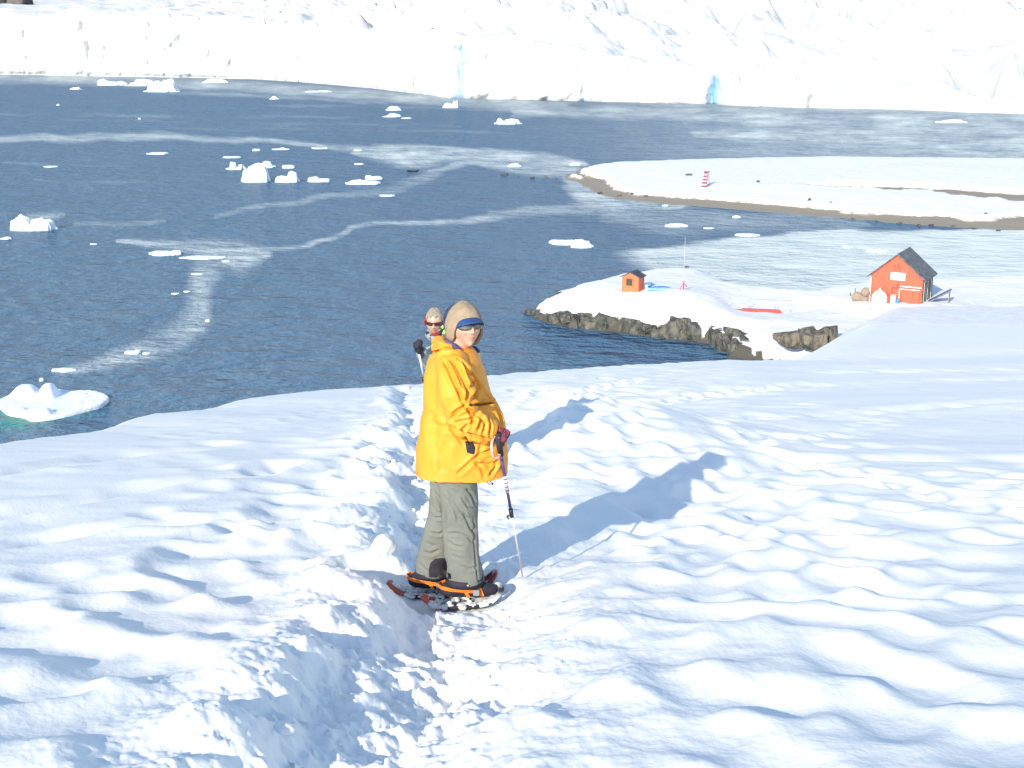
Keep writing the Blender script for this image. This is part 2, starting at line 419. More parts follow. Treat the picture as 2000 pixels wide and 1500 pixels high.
# loose clods of snow
parts = []
for i in range(70):
    k = rng.randint(0, len(trench)-5); t = rng.uniform()
    x = trench[k][0]*(1-t)+trench[k+1][0]*t; y = trench[k][1]*(1-t)+trench[k+1][1]*t
    if y < 4 or y > 14: continue
    x += rng.choice([-1, 1])*abs(rng.normal())*.35; y += rng.normal()*.1
    if abs(x-FOOT[0]) < .4 and abs(y-YF) < .3: continue
    r = rng.uniform(.007, .018)*(1+(rng.uniform() < .06))
    v, f = ball((0, 0, 0), (r*rng.uniform(.8, 1.3), r*rng.uniform(.8, 1.3), r*rng.uniform(.6, .9)), 5)
    v = v*(1+.35*n3(v+rng.uniform(0, 50, 3), 60, 3)[:, None])
    parts.append((v+[x, y, near_z(x, y)+r*.3], f))
bx, by = on_plane(752, 1078)
v, f = ball((0, 0, 0), (.075, .07, .075), 10); v = v*(1+.22*n3(v, 22, 3)[:, None]); parts.append((v+[bx, by-.05, near_z(bx, by)+.04], f))
v, f = join(parts); cl = mesh_obj('snow_clods', v, f, M_snow); tag(cl, kind='stuff', label='loose clods of snow beside the trodden trench')

# ---------------------------------------------------------------- far shore: peninsula and saddle
coast_px = [(1034, 614), (1062, 627), (1100, 637), (1180, 646), (1250, 656), (1330, 664), (1392, 673), (1408, 686), (1425, 697), (1470, 704), (1560, 712), (1700, 735), (2500, 790)]
back_px = [(2500, 548), (2000, 563), (1860, 570), (1700, 574), (1640, 580), (1560, 590), (1470, 584), (1400, 560), (1330, 549), (1230, 556), (1120, 575), (1060, 596)]
poly = [tuple(at_z(px, py)[:2]) for px, py in coast_px+back_px]
def poly_sd(x, y, poly):
    pts = poly+[poly[0]]
    d, _, _ = seg_dist(x, y, pts)
    ins = np.zeros(x.shape, bool)
    for (x0, y0), (x1, y1) in zip(pts[:-1], pts[1:]):
        c = ((y0 > y) != (y1 > y)) & (x < (x1-x0)*(y-y0)/(y1-y0+1e-12)+x0); ins ^= c
    return np.where(ins, d, -d)
ctrl = [(1060, 610, 1.2), (1110, 600, 2.0), (1235, 577, 2.9), (1300, 570, 3.2), (1345, 566, 3.5), (1390, 578, 3.0), (1430, 600, 1.9), (1475, 612, 1.5), (1540, 612, 1.5), (1600, 606, 1.8),
        (1300, 610, 2.6), (1400, 625, 2.4), (1470, 640, 1.8), (1560, 650, 1.9), (1620, 640, 2.2), (1700, 592, 2.5), (1760, 592, 2.6), (1820, 592, 2.7), (1500, 690, 1.2), (1600, 690, 2.6), (1900, 580, 2.4)]
cw = [(*at_z(px, py, z)[:2], z) for px, py, z in ctrl]
def pen_z(x, y):
    sx = x+.5*fbm(x*.35, y*.35, 2, 101); sy = y+.5*fbm(x*.35+9, y*.35, 2, 102)
    d = poly_sd(sx, sy, poly)
    W = 0; S = 0
    for cx, cyy, cz in cw:
        q = 1/(((x-cx)**2+(y-cyy)**2)/6+.5)**1.6; W = W+q; S = S+q*cz
    hill = S/W
    z = np.where(d > 0, hill*sstep(0, 1.1, d)*(.55+.45*sstep(.5, 5, d)), -1.5*sstep(0, 2, -d))
    return z, d
xs = np.arange(0, 92, .22); ys = np.arange(52, 172, .22)
X2, Y2 = np.meshgrid(xs, ys)
zp, dd = pen_z(X2, Y2)
zb = base_z(X2, Y2)-.12*sstep(98, 70, Y2)-.1
zb = np.where(Y2 > 128, np.minimum(zb, H*0+np.maximum(zp, -2)+.0), zb)
Z2 = np.maximum(zp, np.where(dd > -14, zb, zb-1*np.maximum(-dd-14, 0)))
soft = .10*fbm(X2*.25, Y2*.25, 3, 111)+.03*fbm(X2*1.3, Y2*1.3, 2, 112)
Z2 = Z2+np.where(Z2 > .2, soft, 0)
slope = np.hypot(*np.gradient(Z2, .22))
rock = ((dd > -.3) & (dd < 1.0+.9*fbm(X2*.5, Y2*.5, 3, 113)) & (Z2 < 2.2) & (zb < 1.0) & ((X2 < at_z(1478, 690)[0]) | (dd < .35))).astype(float)
ms = tag(mesh_obj('snow_peninsula', np.stack([X2, Y2, Z2], -1).reshape(-1, 3), grid_faces(len(ys), len(xs))[:, ::-1], M_farsnow,
         attrs={'rock': rock, 'gravel': rock*0}), kind='structure', label='low snow covered point with a rocky shore')
def far_z(x, y):
    i = min(max(int(round((y-52)/.22)), 0), len(ys)-1); j = min(max(int(round(x/.22)), 0), len(xs)-1); return float(Z2[i, j])

# rock faces: cleaved blocks standing along the waterline
def rock_block(c, sx, sy, sz, seed, rz=0):
    bm = bmesh.new(); r = random.Random(seed)
    for i in range(20):
        p = Vector((r.uniform(-1, 1), r.uniform(-1, 1), r.uniform(-1, 1)))
        p = Vector([max(-1, min(1, a*1.25)) for a in p]); bm.verts.new((p.x*sx/2, p.y*sy/2, p.z*sz/2))
    bmesh.ops.convex_hull(bm, input=bm.verts)
    for v_ in [v_ for v_ in bm.verts if not v_.link_faces]: bm.verts.remove(v_)
    bmesh.ops.triangulate(bm, faces=bm.faces)
    bmesh.ops.subdivide_edges(bm, edges=bm.edges, cuts=3, use_grid_fill=True)
    v = np.array([q.co for q in bm.verts]); bm.verts.index_update(); f = [tuple(q.index for q in p.verts) for p in bm.faces]; bm.free()
    v = v*(1+.10*f3(v+seed*3.7, 1.6, 3, seed)[:, None]); cr = np.abs(n3(v*[1, 1, .25]+seed, 2.2, 5)); v = v*(1-.10*(cr < .10))[:, None]
    cs, sn = math.cos(rz), math.sin(rz); v = v@np.array([[cs, sn, 0], [-sn, cs, 0], [0, 0, 1]])
    return v+np.asarray(c), f
banks = [('grey brown rock face along the near shore of the snowy point, left of the boulders', [(1040, 613, 7), (1062, 623, 12), (1085, 630, 16), (1108, 635, 20), (1130, 638, 20), (1152, 641, 21), (1176, 643, 22), (1198, 645, 22), (1222, 648, 22), (1246, 652, 24), (1270, 655, 18), (1292, 658, 18), (1316, 660, 30), (1338, 661, 34), (1362, 664, 30), (1384, 668, 26)]),
         ('brown rock shelf sloping into the water below the snow hollow', [(1405, 676, 22), (1420, 686, 28), (1436, 680, 30), (1440, 694, 22), (1462, 690, 26), (1466, 698, 14), (1490, 702, 7), (1516, 705, 5)])]
for bi, (lab, bl) in enumerate(banks):
    parts = []
    for i, (px, py, hp) in enumerate(bl):
        c = at_z(px, py+1); dep = c@np.array([1, 1, 1]) if 0 else (c-np.array([0, 0, H]))@FW
        hgt = 1.22*hp/FPX*dep; wdt = 27/FPX*dep
        parts.append(rock_block((c[0], c[1]+.7, hgt*.5-.35), wdt*1.25, 2.4, hgt+.75, 40+i+bi*30, rz=random.Random(i).uniform(-.3, .3)))
        parts.append(rock_block((c[0]+.5, c[1]-.1, hgt*.22-.3), wdt*.8, 1.1, hgt*.6+.5, 140+i+bi*30))
    v, f = join(parts); b0 = parts[0][0].mean(0); b0[2] = 0
    tag(world_thing('rock_bank', v, f, M_rock, b0, smooth=False), lab, 'rock')
for i, (px, py, wp, hp, lab) in enumerate([(1543, 676, 58, 36, 'leftmost boulder of the three in the snow hollow'), (1586, 683, 46, 44, 'middle and tallest boulder of the three in the snow hollow'), (1616, 679, 34, 42, 'rightmost rounded boulder of the three in the snow hollow')]):
    c = at_z(px, py, 1.55); dep = (c-np.array([0, 0, H]))@FW; s = dep/FPX
    v, f = rock_block((0, 0, hp*s*.42), wp*s*1.12, 1.9, hp*s*1.12, 300+i)
    tag(world_thing('boulder', v+c, f, M_rockb, c, smooth=False), lab, 'boulder', 'boulders in the snow hollow')

# ---------------------------------------------------------------- the long spit
sp_front = [(1100, 345), (1128, 356), (1168, 379), (1205, 388), (1300, 398), (1450, 410), (1600, 422), (1700, 431), (1850, 443), (2000, 449), (2400, 470)]
sp_back = [(2400, 322), (2000, 316), (1600, 312), (1350, 317), (1200, 323), (1140, 331)]
sn_front = [(1136, 336), (1160, 345), (1182, 352), (1200, 368), (1242, 379), (1330, 386), (1500, 399), (1650, 411), (1705, 417), (1850, 424), (1880, 429), (1930, 429), (2000, 424), (2400, 428)]
spoly = [tuple(at_z(*p)[:2]) for p in sp_front+sp_back]
npoly = [tuple(at_z(*p, .5)[:2]) for p in sn_front]+[tuple(at_z(*p)[:2]) for p in sp_back]
up_px = [(1555, 366), (1600, 371), (1720, 374), (1800, 376), (1900, 383), (2000, 389), (2400, 405)]
chan = [tuple(at_z(*p, .9)[:2]) for p in up_px]
xs3 = np.arange(8, 150, .45); ys3 = np.arange(185, 345, .45)
X3, Y3 = np.meshgrid(xs3, ys3)
jx = X3+.8*fbm(X3*.22, Y3*.22, 3, 121); jy = Y3+.8*fbm(X3*.22, Y3*.22, 3, 122)
dg = poly_sd(jx, jy, spoly); dn = poly_sd(jx, jy, npoly)
dc_, sc_, pc_ = seg_dist(jx, jy, chan)
Z3 = np.where(dg > 0, .06+.45*sstep(0, 8, dg), -1.2*sstep(0, 4, -dg))
Z3 = Z3+np.where(dg > 0, .06*fbm(X3, Y3, 2, 123), 0)
snow_h = .75*sstep(0, .7, dn)+.5*sstep(2, 18, dn)+.10*fbm(X3*.2, Y3*.2, 2, 124)
Z3 = np.where(dn > 0, Z3+snow_h, Z3)
upper = (sc_ > 0)
inside_x = sstep(0, 8, pc_)
Z3 = Z3+np.where(dn > 2, inside_x*np.where(upper, .9*sstep(.2, 1.4, dc_)*sstep(60, 30, dc_), 0), 0)
chw = np.interp(pc_, [0, 3, 14, 17, 20, 26, 29, 33, 42, 60, 200], [.2, 1.2, 1.0, 4.0, 5.0, 1.5, 4.0, 8.0, 8, 5, 5.0])*(1+.5*n2(pc_*.4, pc_*0, 9))
gravel_shade = ((~upper) & (dc_ < chw) & (dn > 2)).astype(float)  # gravel channel; its narrow part paints the shade under the snow ledge
Z3 = Z3-.12*gravel_shade
# slabs broken off the snow edge
for px, py, n in [(1690, 415, 6), (1930, 428, 14), (1150, 344, 5)]:
    for k in range(n):
        c = at_z(px+rng.uniform(-45, 45), py+rng.uniform(-3, 3), .4)
        q = np.exp(-(((X3-c[0])/rng.uniform(.8, 2))**2+((Y3-c[1])/1.4)**2)**2); Z3 = np.where(q > .08, np.maximum(Z3, q*rng.uniform(.7, 1.4)), Z3); gravel_shade = gravel_shade*(1-q); dn = np.where(q > .5, np.maximum(dn, .3), dn)
gravel = np.where(dn > .02, gravel_shade, 1.0)
tag(mesh_obj('gravel_spit', np.stack([X3, Y3, Z3], -1).reshape(-1, 3), grid_faces(len(ys3), len(xs3))[:, ::-1], M_farsnow, attrs={'rock': gravel*0, 'gravel': gravel}),
    kind='structure', label='long low spit of gravel under a snow sheet')
def spit_z(x, y):
    i = min(max(int(round((y-185)/.45)), 0), len(ys3)-1); j = min(max(int(round((x-8)/.45)), 0), len(xs3)-1); return float(Z3[i, j])
stones = [(985, 341, 14, 4), (1040, 347, 9, 4), (1012, 344, 6, 2), (1066, 346, 8, 3), (1086, 348, 6, 3), (1172, 378, 10, 5), (1210, 383, 9, 4), (1236, 383, 12, 5), (1262, 386, 8, 4), (1580, 405, 8, 5), (1622, 409, 5, 3),
          (1667, 428, 9, 5), (1712, 432, 5, 3), (1757, 436, 10, 4), (1795, 440, 8, 4), (1820, 440, 12, 4), (1862, 442, 9, 3), (1903, 447, 7, 4), (1950, 450, 9, 3), (1925, 433, 6, 3)]
places = ['at the far left off the tip', 'off the tip, third from the left', 'off the tip, second from the left', 'off the tip, fourth from the left', 'closest to the gravel tip', 'at the bend of the gravel edge',
          'under the snow edge just past the bend', 'in the dark line of stones under the snow edge', 'right of the dark line of stones', 'on the snow edge midway along the spit', 'on the snow edge right of midway',
          'in the shallows, biggest near the broken slab', 'in the thin ice right of the biggest stone', 'in the thin ice above the red barn roof', 'above the right slope of the barn roof', 'flat, at the gravel edge right of the barn', 'at the widening gravel edge',
          'at the lower gravel edge near the right frame side', 'at the gravel edge by the right frame side', 'on the gravel below the broken snow blocks']
for i, (px, py, wp, hp) in enumerate(stones):
    c = at_z(px, py, .1); dep = (c-np.array([0, 0, H]))@FW; s = dep/FPX
    v, f = rock_block((0, 0, hp*s*.3), wp*s, wp*s*.7, hp*s*1.1, 500+i)
    c[2] = max(spit_z(c[0], c[1]), 0) if c[0] > 8 else 0
    tag(world_thing('shore_stone', v+c, f, M_dark, c, smooth=False), 'dark stone along the gravel spit, '+places[i], 'rock', 'stones along the gravel spit')

# ---------------------------------------------------------------- sea
NA4, NR4 = 1100, 820
az4 = np.linspace(R(-34), R(34), NA4)
inv = np.r_[np.linspace(1/18., 1/72., 20), np.linspace(1/70., 1/2600., NR4-20)]; rr4 = 1/inv
A4, R4 = np.meshgrid(az4, rr4); X4 = R4*np.sin(A4); Y4 = R4*np.cos(A4)
px4, py4 = project(np.stack([X4.ravel(), Y4.ravel(), np.zeros(X4.size)], 1)); px4 = px4.reshape(X4.shape); py4 = py4.reshape(X4.shape)
def wpoly(pts): return [tuple(at_z(*p)[:2]) for p in pts]
QX, QY = px4, py4
def band(pts, widths, seed, soft_=.7):       # a slick, its pale sheen painted along a line with a half width
    k0 = np.clip((QY-100)/500., .12, 1.3)
    jx = QX+60*k0*fbm(QX/(300*k0+30), QY/(70*k0+8), 3, seed); jy = QY+16*k0*fbm(QX/(260*k0+30)+5, QY/(60*k0+8), 3, seed+7)
    best = np.full(X4.shape, 9.)
    for k in range(len(pts)-1):
        (x0, y0), (x1, y1) = pts[k], pts[k+1]
        dx, dy = x1-x0, y1-y0; t = np.clip(((jx-x0)*dx+(jy-y0)*dy)/(dx*dx+dy*dy), 0, 1)
        wd = widths[k]*(1-t)+widths[k+1]*t
        best = np.minimum(best, np.hypot(jx-x0-t*dx, jy-y0-t*dy)/wd)
    return np.clip(.80+.35*n2(QX/130+seed, QY/45, seed+3)+.22*n2(QX/38, QY/9, seed+4), 0, 1)*sstep(1+soft_, 1-soft_, best)
film_sheen = np.zeros_like(X4)  # thin ice and slush tint, plus slick reflections painted as pale colour
film_sheen = np.maximum(film_sheen, .75*band([(-60, 268), (150, 268), (300, 264), (480, 276), (650, 286), (820, 291), (960, 297), (1060, 306), (1135, 322)], [5, 7, 7, 4, 6, 6, 7, 9, 8], 1))
film_sheen = np.maximum(film_sheen, .95*band([(700, 298), (800, 308), (900, 305), (1000, 308), (1120, 320)], [5, 16, 11, 10, 12], 2))
film_sheen = np.maximum(film_sheen, .7*band([(830, 330), (930, 318), (1040, 330), (1120, 335)], [3, 6, 12, 12], 22))
film_sheen = np.maximum(film_sheen, .8*band([(1110, 345), (1160, 385), (1230, 400), (1330, 405)], [10, 26, 12, 5], 3))
film_sheen = np.maximum(film_sheen, .62*band([(1300, 402), (1200, 402), (1080, 412), (950, 422), (820, 434), (700, 450), (600, 471), (490, 497)], [10, 12, 9, 6, 5, 4, 4, 6], 4))
film_sheen = np.maximum(film_sheen, .72*band([(510, 495), (440, 500), (410, 484), (320, 478), (230, 474)], [10, 26, 16, 9, 3], 5))
film_sheen = np.maximum(film_sheen, .62*band([(455, 510), (415, 545), (385, 600), (340, 650), (270, 695), (160, 735)], [26, 26, 28, 22, 18, 8], 6))
film_sheen = np.maximum(film_sheen, .35*band([(430, 425), (520, 402), (640, 385), (760, 370), (850, 340)], [4, 5, 5, 8, 10], 7))
film_sheen = np.maximum(film_sheen, .5*band([(60, 425), (110, 415), (140, 414)], [10, 8, 4], 8))
film_sheen = np.maximum(film_sheen, .3*band([(150, 440), (250, 434), (320, 428)], [4, 5, 3], 9))
film_sheen = np.maximum(film_sheen, .7*band([(-60, 153), (200, 156), (450, 168), (700, 184), (900, 200), (1100, 210)], [8, 9, 9, 9, 9, 14], 10))
film_sheen = np.maximum(film_sheen, .80*band([(1000, 218), (1300, 222), (1600, 235), (2060, 245)], [8, 16, 26, 34], 11))
film_sheen = np.maximum(film_sheen, .85*band([(1350, 262), (1700, 270), (2060, 285)], [10, 22, 30], 12))
film_sheen = np.maximum(film_sheen, .85*band([(1820, 290), (1950, 302), (2080, 305)], [4, 10, 14], 13))
film_sheen = np.maximum(film_sheen, .35*band([(300, 178), (700, 196), (1000, 205)], [4, 4, 5], 15))
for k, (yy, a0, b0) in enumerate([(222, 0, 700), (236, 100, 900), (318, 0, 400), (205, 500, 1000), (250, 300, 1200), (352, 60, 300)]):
    film_sheen = np.maximum(film_sheen, .22*np.clip(.4+1.3*n2(QX/170+k, QY/60, 190+k), 0, 1)*band([(a0, yy), ((a0+b0)/2, yy+4), (b0, yy+9)], [2, 3.5, 2], 60+k))
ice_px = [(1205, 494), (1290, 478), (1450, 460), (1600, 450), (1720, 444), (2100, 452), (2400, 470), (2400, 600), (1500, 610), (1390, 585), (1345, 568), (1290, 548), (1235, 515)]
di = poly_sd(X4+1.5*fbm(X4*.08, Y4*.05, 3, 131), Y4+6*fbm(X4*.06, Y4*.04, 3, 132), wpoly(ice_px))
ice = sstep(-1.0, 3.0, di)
film_sheen = np.maximum(film_sheen, .38*band([(1180, 420), (1300, 432), (1500, 428), (1700, 436)], [14, 26, 18, 8], 80))
film_sheen = np.maximum(film_sheen, .58*sstep(950, 1750, QX)*sstep(335, 300, QY))
film_sheen = np.maximum(film_sheen, ice*np.clip(.82+.12*fbm(QX/400, QY/22, 3, 133)+.2*sstep(1250, 1900, px4), 0, 1))
film_sheen = np.clip(film_sheen*(.84+(.34*fbm(QX/90, QY/9, 4, 134)+.15*n2(QX/14, QY/3, 135))*(1-.75*ice)+.10*ice), 0, 1)
gp = at_z(55, 812)
sh = np.exp(-(((X4-gp[0])/2.6)**2+((Y4-gp[1])/3.6)**2)**1.5)
gp = at_z(140, 800); sh = np.maximum(sh, .45*np.exp(-(((X4-gp[0])/2.2)**2+((Y4-gp[1])/3.0)**2)**1.5))
M_sea = bpy.data.materials.new('sea_water'); M_sea.use_nodes = True
t = M_sea.node_tree; t.nodes.clear(); N_, K_ = t.nodes.new, t.links.new
def mathn(op, a_, b_, c_=None):
    n = N_('ShaderNodeMath'); n.operation = op
    for i, q in enumerate((a_, b_, c_)):
        if q is None: continue
        if isinstance(q, (int, float)): n.inputs[i].default_value = q
        else: K_(q, n.inputs[i])
    return n.outputs[0]
tc = N_('ShaderNodeTexCoord'); mp = N_('ShaderNodeMapping'); mp.inputs['Scale'].default_value = (.75, 1.0, 1); mp.inputs['Rotation'].default_value = (0, 0, R(14))
K_(tc.outputs['Object'], mp.inputs[0])
na = N_('ShaderNodeTexNoise'); na.inputs['Scale'].default_value = 1.6; na.inputs['Detail'].default_value = 3; na.inputs['Roughness'].default_value = .6
nb = N_('ShaderNodeTexNoise'); nb.inputs['Scale'].default_value = .52; nb.inputs['Detail'].default_value = 3
nc = N_('ShaderNodeTexNoise'); nc.inputs['Scale'].default_value = .035; nc.inputs['Detail'].default_value = 4
for n in (na, nb, nc): K_(mp.outputs[0], n.inputs['Vector'])
af = N_('ShaderNodeAttribute'); af.attribute_name = 'film_sheen'; ash = N_('ShaderNodeAttribute'); ash.attribute_name = 'shelf'
nd = N_('ShaderNodeTexNoise'); nd.inputs['Scale'].default_value = .17; nd.inputs['Detail'].default_value = 3; K_(mp.outputs[0], nd.inputs['Vector'])
hgt = mathn('MULTIPLY_ADD', nd.outputs[0], 4.5, mathn('MULTIPLY_ADD', nb.outputs[0], 2.3, na.outputs[0]))
dist = mathn('MULTIPLY_ADD', af.outputs['Fac'], -.98, 1.08)
bp = N_('ShaderNodeBump'); bp.inputs['Strength'].default_value = 1; K_(dist, bp.inputs['Distance']); K_(hgt, bp.inputs['Height'])
def mixc(f_, a_, b_):
    x = N_('ShaderNodeMix'); x.data_type = 'RGBA'; K_(f_, x.inputs[0])
    for i, q in ((6, a_), (7, b_)):
        if isinstance(q, tuple): x.inputs[i].default_value = (*q, 1)
        else: K_(q, x.inputs[i])
    return x.outputs[2]
deep = mixc(nc.outputs[0], (.060, .142, .238), (.084, .180, .290))
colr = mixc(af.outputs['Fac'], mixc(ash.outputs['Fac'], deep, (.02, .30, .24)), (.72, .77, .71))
df = N_('ShaderNodeBsdfDiffuse'); K_(colr, df.inputs['Color']); K_(bp.outputs[0], df.inputs['Normal'])
gl = N_('ShaderNodeBsdfGlossy'); gl.inputs['Roughness'].default_value = .22; K_(bp.outputs[0], gl.inputs['Normal'])
fr_n = N_('ShaderNodeFresnel'); fr_n.inputs['IOR'].default_value = 1.33; K_(bp.outputs[0], fr_n.inputs['Normal'])
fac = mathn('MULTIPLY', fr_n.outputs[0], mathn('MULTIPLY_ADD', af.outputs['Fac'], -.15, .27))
mx = N_('ShaderNodeMixShader'); K_(fac, mx.inputs[0]); K_(df.outputs[0], mx.inputs[1]); K_(gl.outputs[0], mx.inputs[2])
mo = N_('ShaderNodeOutputMaterial'); K_(mx.outputs[0], mo.inputs[0])
tag(mesh_obj('sea', np.stack([X4, Y4, X4*0], -1).reshape(-1, 3), grid_faces(NR4, NA4)[:, ::-1], M_sea, smooth=False, attrs={'film_sheen': film_sheen, 'shelf': sh}), kind='structure', label='deep blue bay with pale slicks')

# ---------------------------------------------------------------- glacier
gf = [(-500, 138), (-200, 142), (0, 146), (130, 148), (250, 150), (500, 155), (640, 165), (880, 192), (1000, 195), (1200, 199), (1380, 204), (1560, 209), (1750, 213), (1900, 219), (2000, 222), (2300, 231), (2700, 240)]
gh = [50, 50, 50, 51, 49, 41, 37, 31, 29, 22, 14, 8, 9, 6, 5, 5, 5]
gw = np.array([at_z(*p)[:2] for p in gf]); gaz = np.arctan2(gw[:, 0], gw[:, 1]); grr = np.hypot(gw[:, 0], gw[:, 1])
NG = 1500
ga = np.linspace(R(-29), R(29), NG)
gr = np.interp(ga, gaz, grr); ght = np.interp(ga, gaz, gh)
kk = np.ones(25)/25.; gr = np.convolve(np.pad(gr, 12, mode='edge'), kk, 'valid'); ght = np.convolve(np.pad(ght, 12, mode='edge'), kk, 'valid')
arc = np.cumsum(np.r_[0, np.hypot(np.diff(gr*np.sin(ga)), np.diff(gr*np.cos(ga)))])
gpx = 1000+FPX*np.tan(ga)/1.0*.98
ght = ght*(1+.10*n2(arc/45, arc*0, 201))+1.6*n2(arc/14, arc*0, 202)
w1g, w2g, cidg = worley(arc/17., arc*0+.5, 203)
ght = np.maximum(ght+(cidg-.5)*3.0*sstep(150, 400, arc), 3)
gr = gr+9*n2(arc/70, arc*0, 204)+3.5*n2(arc/19, arc*0, 205)
cleft = np.zeros(NG)
for cpx, cwid, cdep in [(897, 13, 8), (1378, 13, 8), (215, 7, 6), (385, 6, 3), (1135, 8, 5), (605, 4, 6), (1560, 6, 5)]:
    cleft += cdep*np.exp(-((gpx-cpx)/cwid)**2)
NF, NB = 70, 520
rows = []; blue = []; foot_tint = []
for i in range(NF):
    s = i/(NF-1); z = -1+(ght+1)*s
    dz = np.full(NG, 0.)+z
    fr = 1.0*sstep(0, .12, s)*sstep(1, .85, s)
    lump = 3.2*ridged(arc/22+.3*n2(dz/14, arc/40, 3), dz/38, 3, 211)+2.0*fbm(arc/8, dz/14, 3, 212)+.5*fbm(arc/2.3, dz/3, 2, 213)
    notch = np.where(gpx < 470, 2.5*sstep(.10, .02, s)*sstep(-.02, .0, s), 1.2*sstep(.04, .0, s))
    rad = gr+cleft*sstep(1.0, .45, s)*(1+.4*n2(dz/9, dz*0, 6))+.16*z*(.6+.4*n2(arc/30, dz/40, 214))-lump*(.35+.65*fr)*np.clip(ght/25, .3, 1)+notch
    rows.append(np.stack([rad*np.sin(ga), rad*np.cos(ga), z], 1))
    bl = .65*np.exp(-((gpx-905-14*(s-.5)+6*n2(dz/6, dz*0, 5))/(13-5*s))**2)*sstep(1.0, .8, s)+.8*np.exp(-((gpx-1378)/12)**2)*sstep(1.05, .7, s)
    bl = np.clip(bl*(.75+.9*n2(gpx/5+dz/25, dz/16, 219)), 0, 1)+.30*np.clip(n2(arc/9, dz/40, 215)-.25, 0, 1)
    bl = bl+.15*np.exp(-((gpx-387)/7)**2)*(s < .7)+.3*np.exp(-((gpx-1135)/6)**2)
    blue.append(bl); foot_tint.append(np.clip(.45*sstep(.5, .0, s)*sstep(170, 60, gpx)*np.clip(.5+n2(arc/12, dz/7, 216), 0, 1), 0, 1))  # rock attribute here is a darker grey-brown tint low on the left face
radtop = rad
kb = np.ones(61)/61.; gsm = np.convolve(np.pad(ght, 30, mode='edge'), kb, 'valid'); rsm = np.convolve(np.pad(radtop, 30, mode='edge'), kb, 'valid'); ght0 = ght
sb = 1600*(np.linspace(0, 1, NB+1)[1:]**1.9)
slp = np.interp(gpx, [0, 250, 620, 800, 1200, 1600, 2000], [.035, .03, .06, .10, .125, .13, .13])
se = np.interp(gpx, [0, 240, 560, 760, 1100], [.10, .12, .45, .9, 1.0])
for i, s in enumerate(sb):
    kq_ = float(sstep(0, 22, np.array(s))); rad = radtop*(1-kq_)+rsm*kq_+s; ght = ght0*(1-kq_)+gsm*kq_
    x = rad*np.sin(ga); y = rad*np.cos(ga)
    env = sstep(0, 25, s+0*x)
    big = 10*fbm(x/95, y/70, 2, 221)
    a1, a2, ci = worley(x/26.+.5*fbm(x/40, y/40, 2, 4), y/17., 222)
    b1, b2, cj = worley(x/11., y/8., 223)
    blk = (ci-.4)*11*sstep(.0, .3, a2-a1)+(cj-.4)*3.2*sstep(0, .3, b2-b1)
    rid = 8*ridged(x/52, y/30, 3, 224)
    # broad smooth tongues between the ice falls
    tongue = sstep(-.1, .35, n2((x+.9*y)/120, (y-.5*x)/260, 225))
    sm = np.clip(se*(1-.75*tongue*sstep(1150, 1400, gpx)), 0, 1)
    amp = np.clip(.75+.7*n2(x/170, y/150, 231), .15, 1.2)*env
    ph = (x+.9*s+75*fbm(x/170, y/130, 3, 232))/70.; fr1 = ph-np.floor(ph); saw1 = np.where(fr1 < .35, sstep(0, .35, fr1), 1-sstep(.35, 1, fr1)*.5-.5*(fr1-.35)/.65)
    ph = (x-.5*s+34*fbm(x/60, y/50, 3, 233))/26.; fr2 = ph-np.floor(ph); saw2 = np.where(fr2 < .35, sstep(0, .35, fr2), 1-(fr2-.35)/.65)
    z = ght+slp*s+se*big*env*.55+sm*(blk*.8+rid*.5-2)*env*(.55+.45*sstep(0, 160, s))+.5*fbm(x/15, y/12, 3, 226)*(.3+.7*se)+se*amp*(21*(saw1-.5)+6*(saw2-.5))
    z = z+sstep(500, 1600, s)*60*np.interp(gpx, [0, 700, 1400], [.35, .8, 1])
    rows.append(np.stack([x, y, z], 1))
    blue.append(.35*np.clip(.12-(a2-a1), 0, .12)/.12*se*(ci > .5)); foot_tint.append(0*x)
GV = np.concatenate(rows)
tag(mesh_obj('glacier', GV, grid_faces(len(rows), NG)[:, ::-1], M_glacier, smooth=False, attrs={'blue': np.clip(np.concatenate(blue), 0, 1), 'rock': np.concatenate(foot_tint)}), kind='structure', label='white crevassed glacier ending in an ice cliff')
# dark cliff beyond the snow dome, top left
parts = []
for i in range(14):
    c = at_y(-120+i*13, 14-abs(i-4)*1.2, 1750+rng.uniform(-20, 20)); parts.append(rock_block(c+[0, 0, 6-rng.uniform(0, 6)-max(0, i-9)*4], 26, 30, 46, 700+i))
v, f = join(parts); b0 = v.mean(0); b0[2] = v[:, 2].min()
tag(world_thing('far_rock_cliff', v, f, M_dark, b0, smooth=False), 'dark bare rock rising beyond the snow dome at the top left corner', 'cliff')

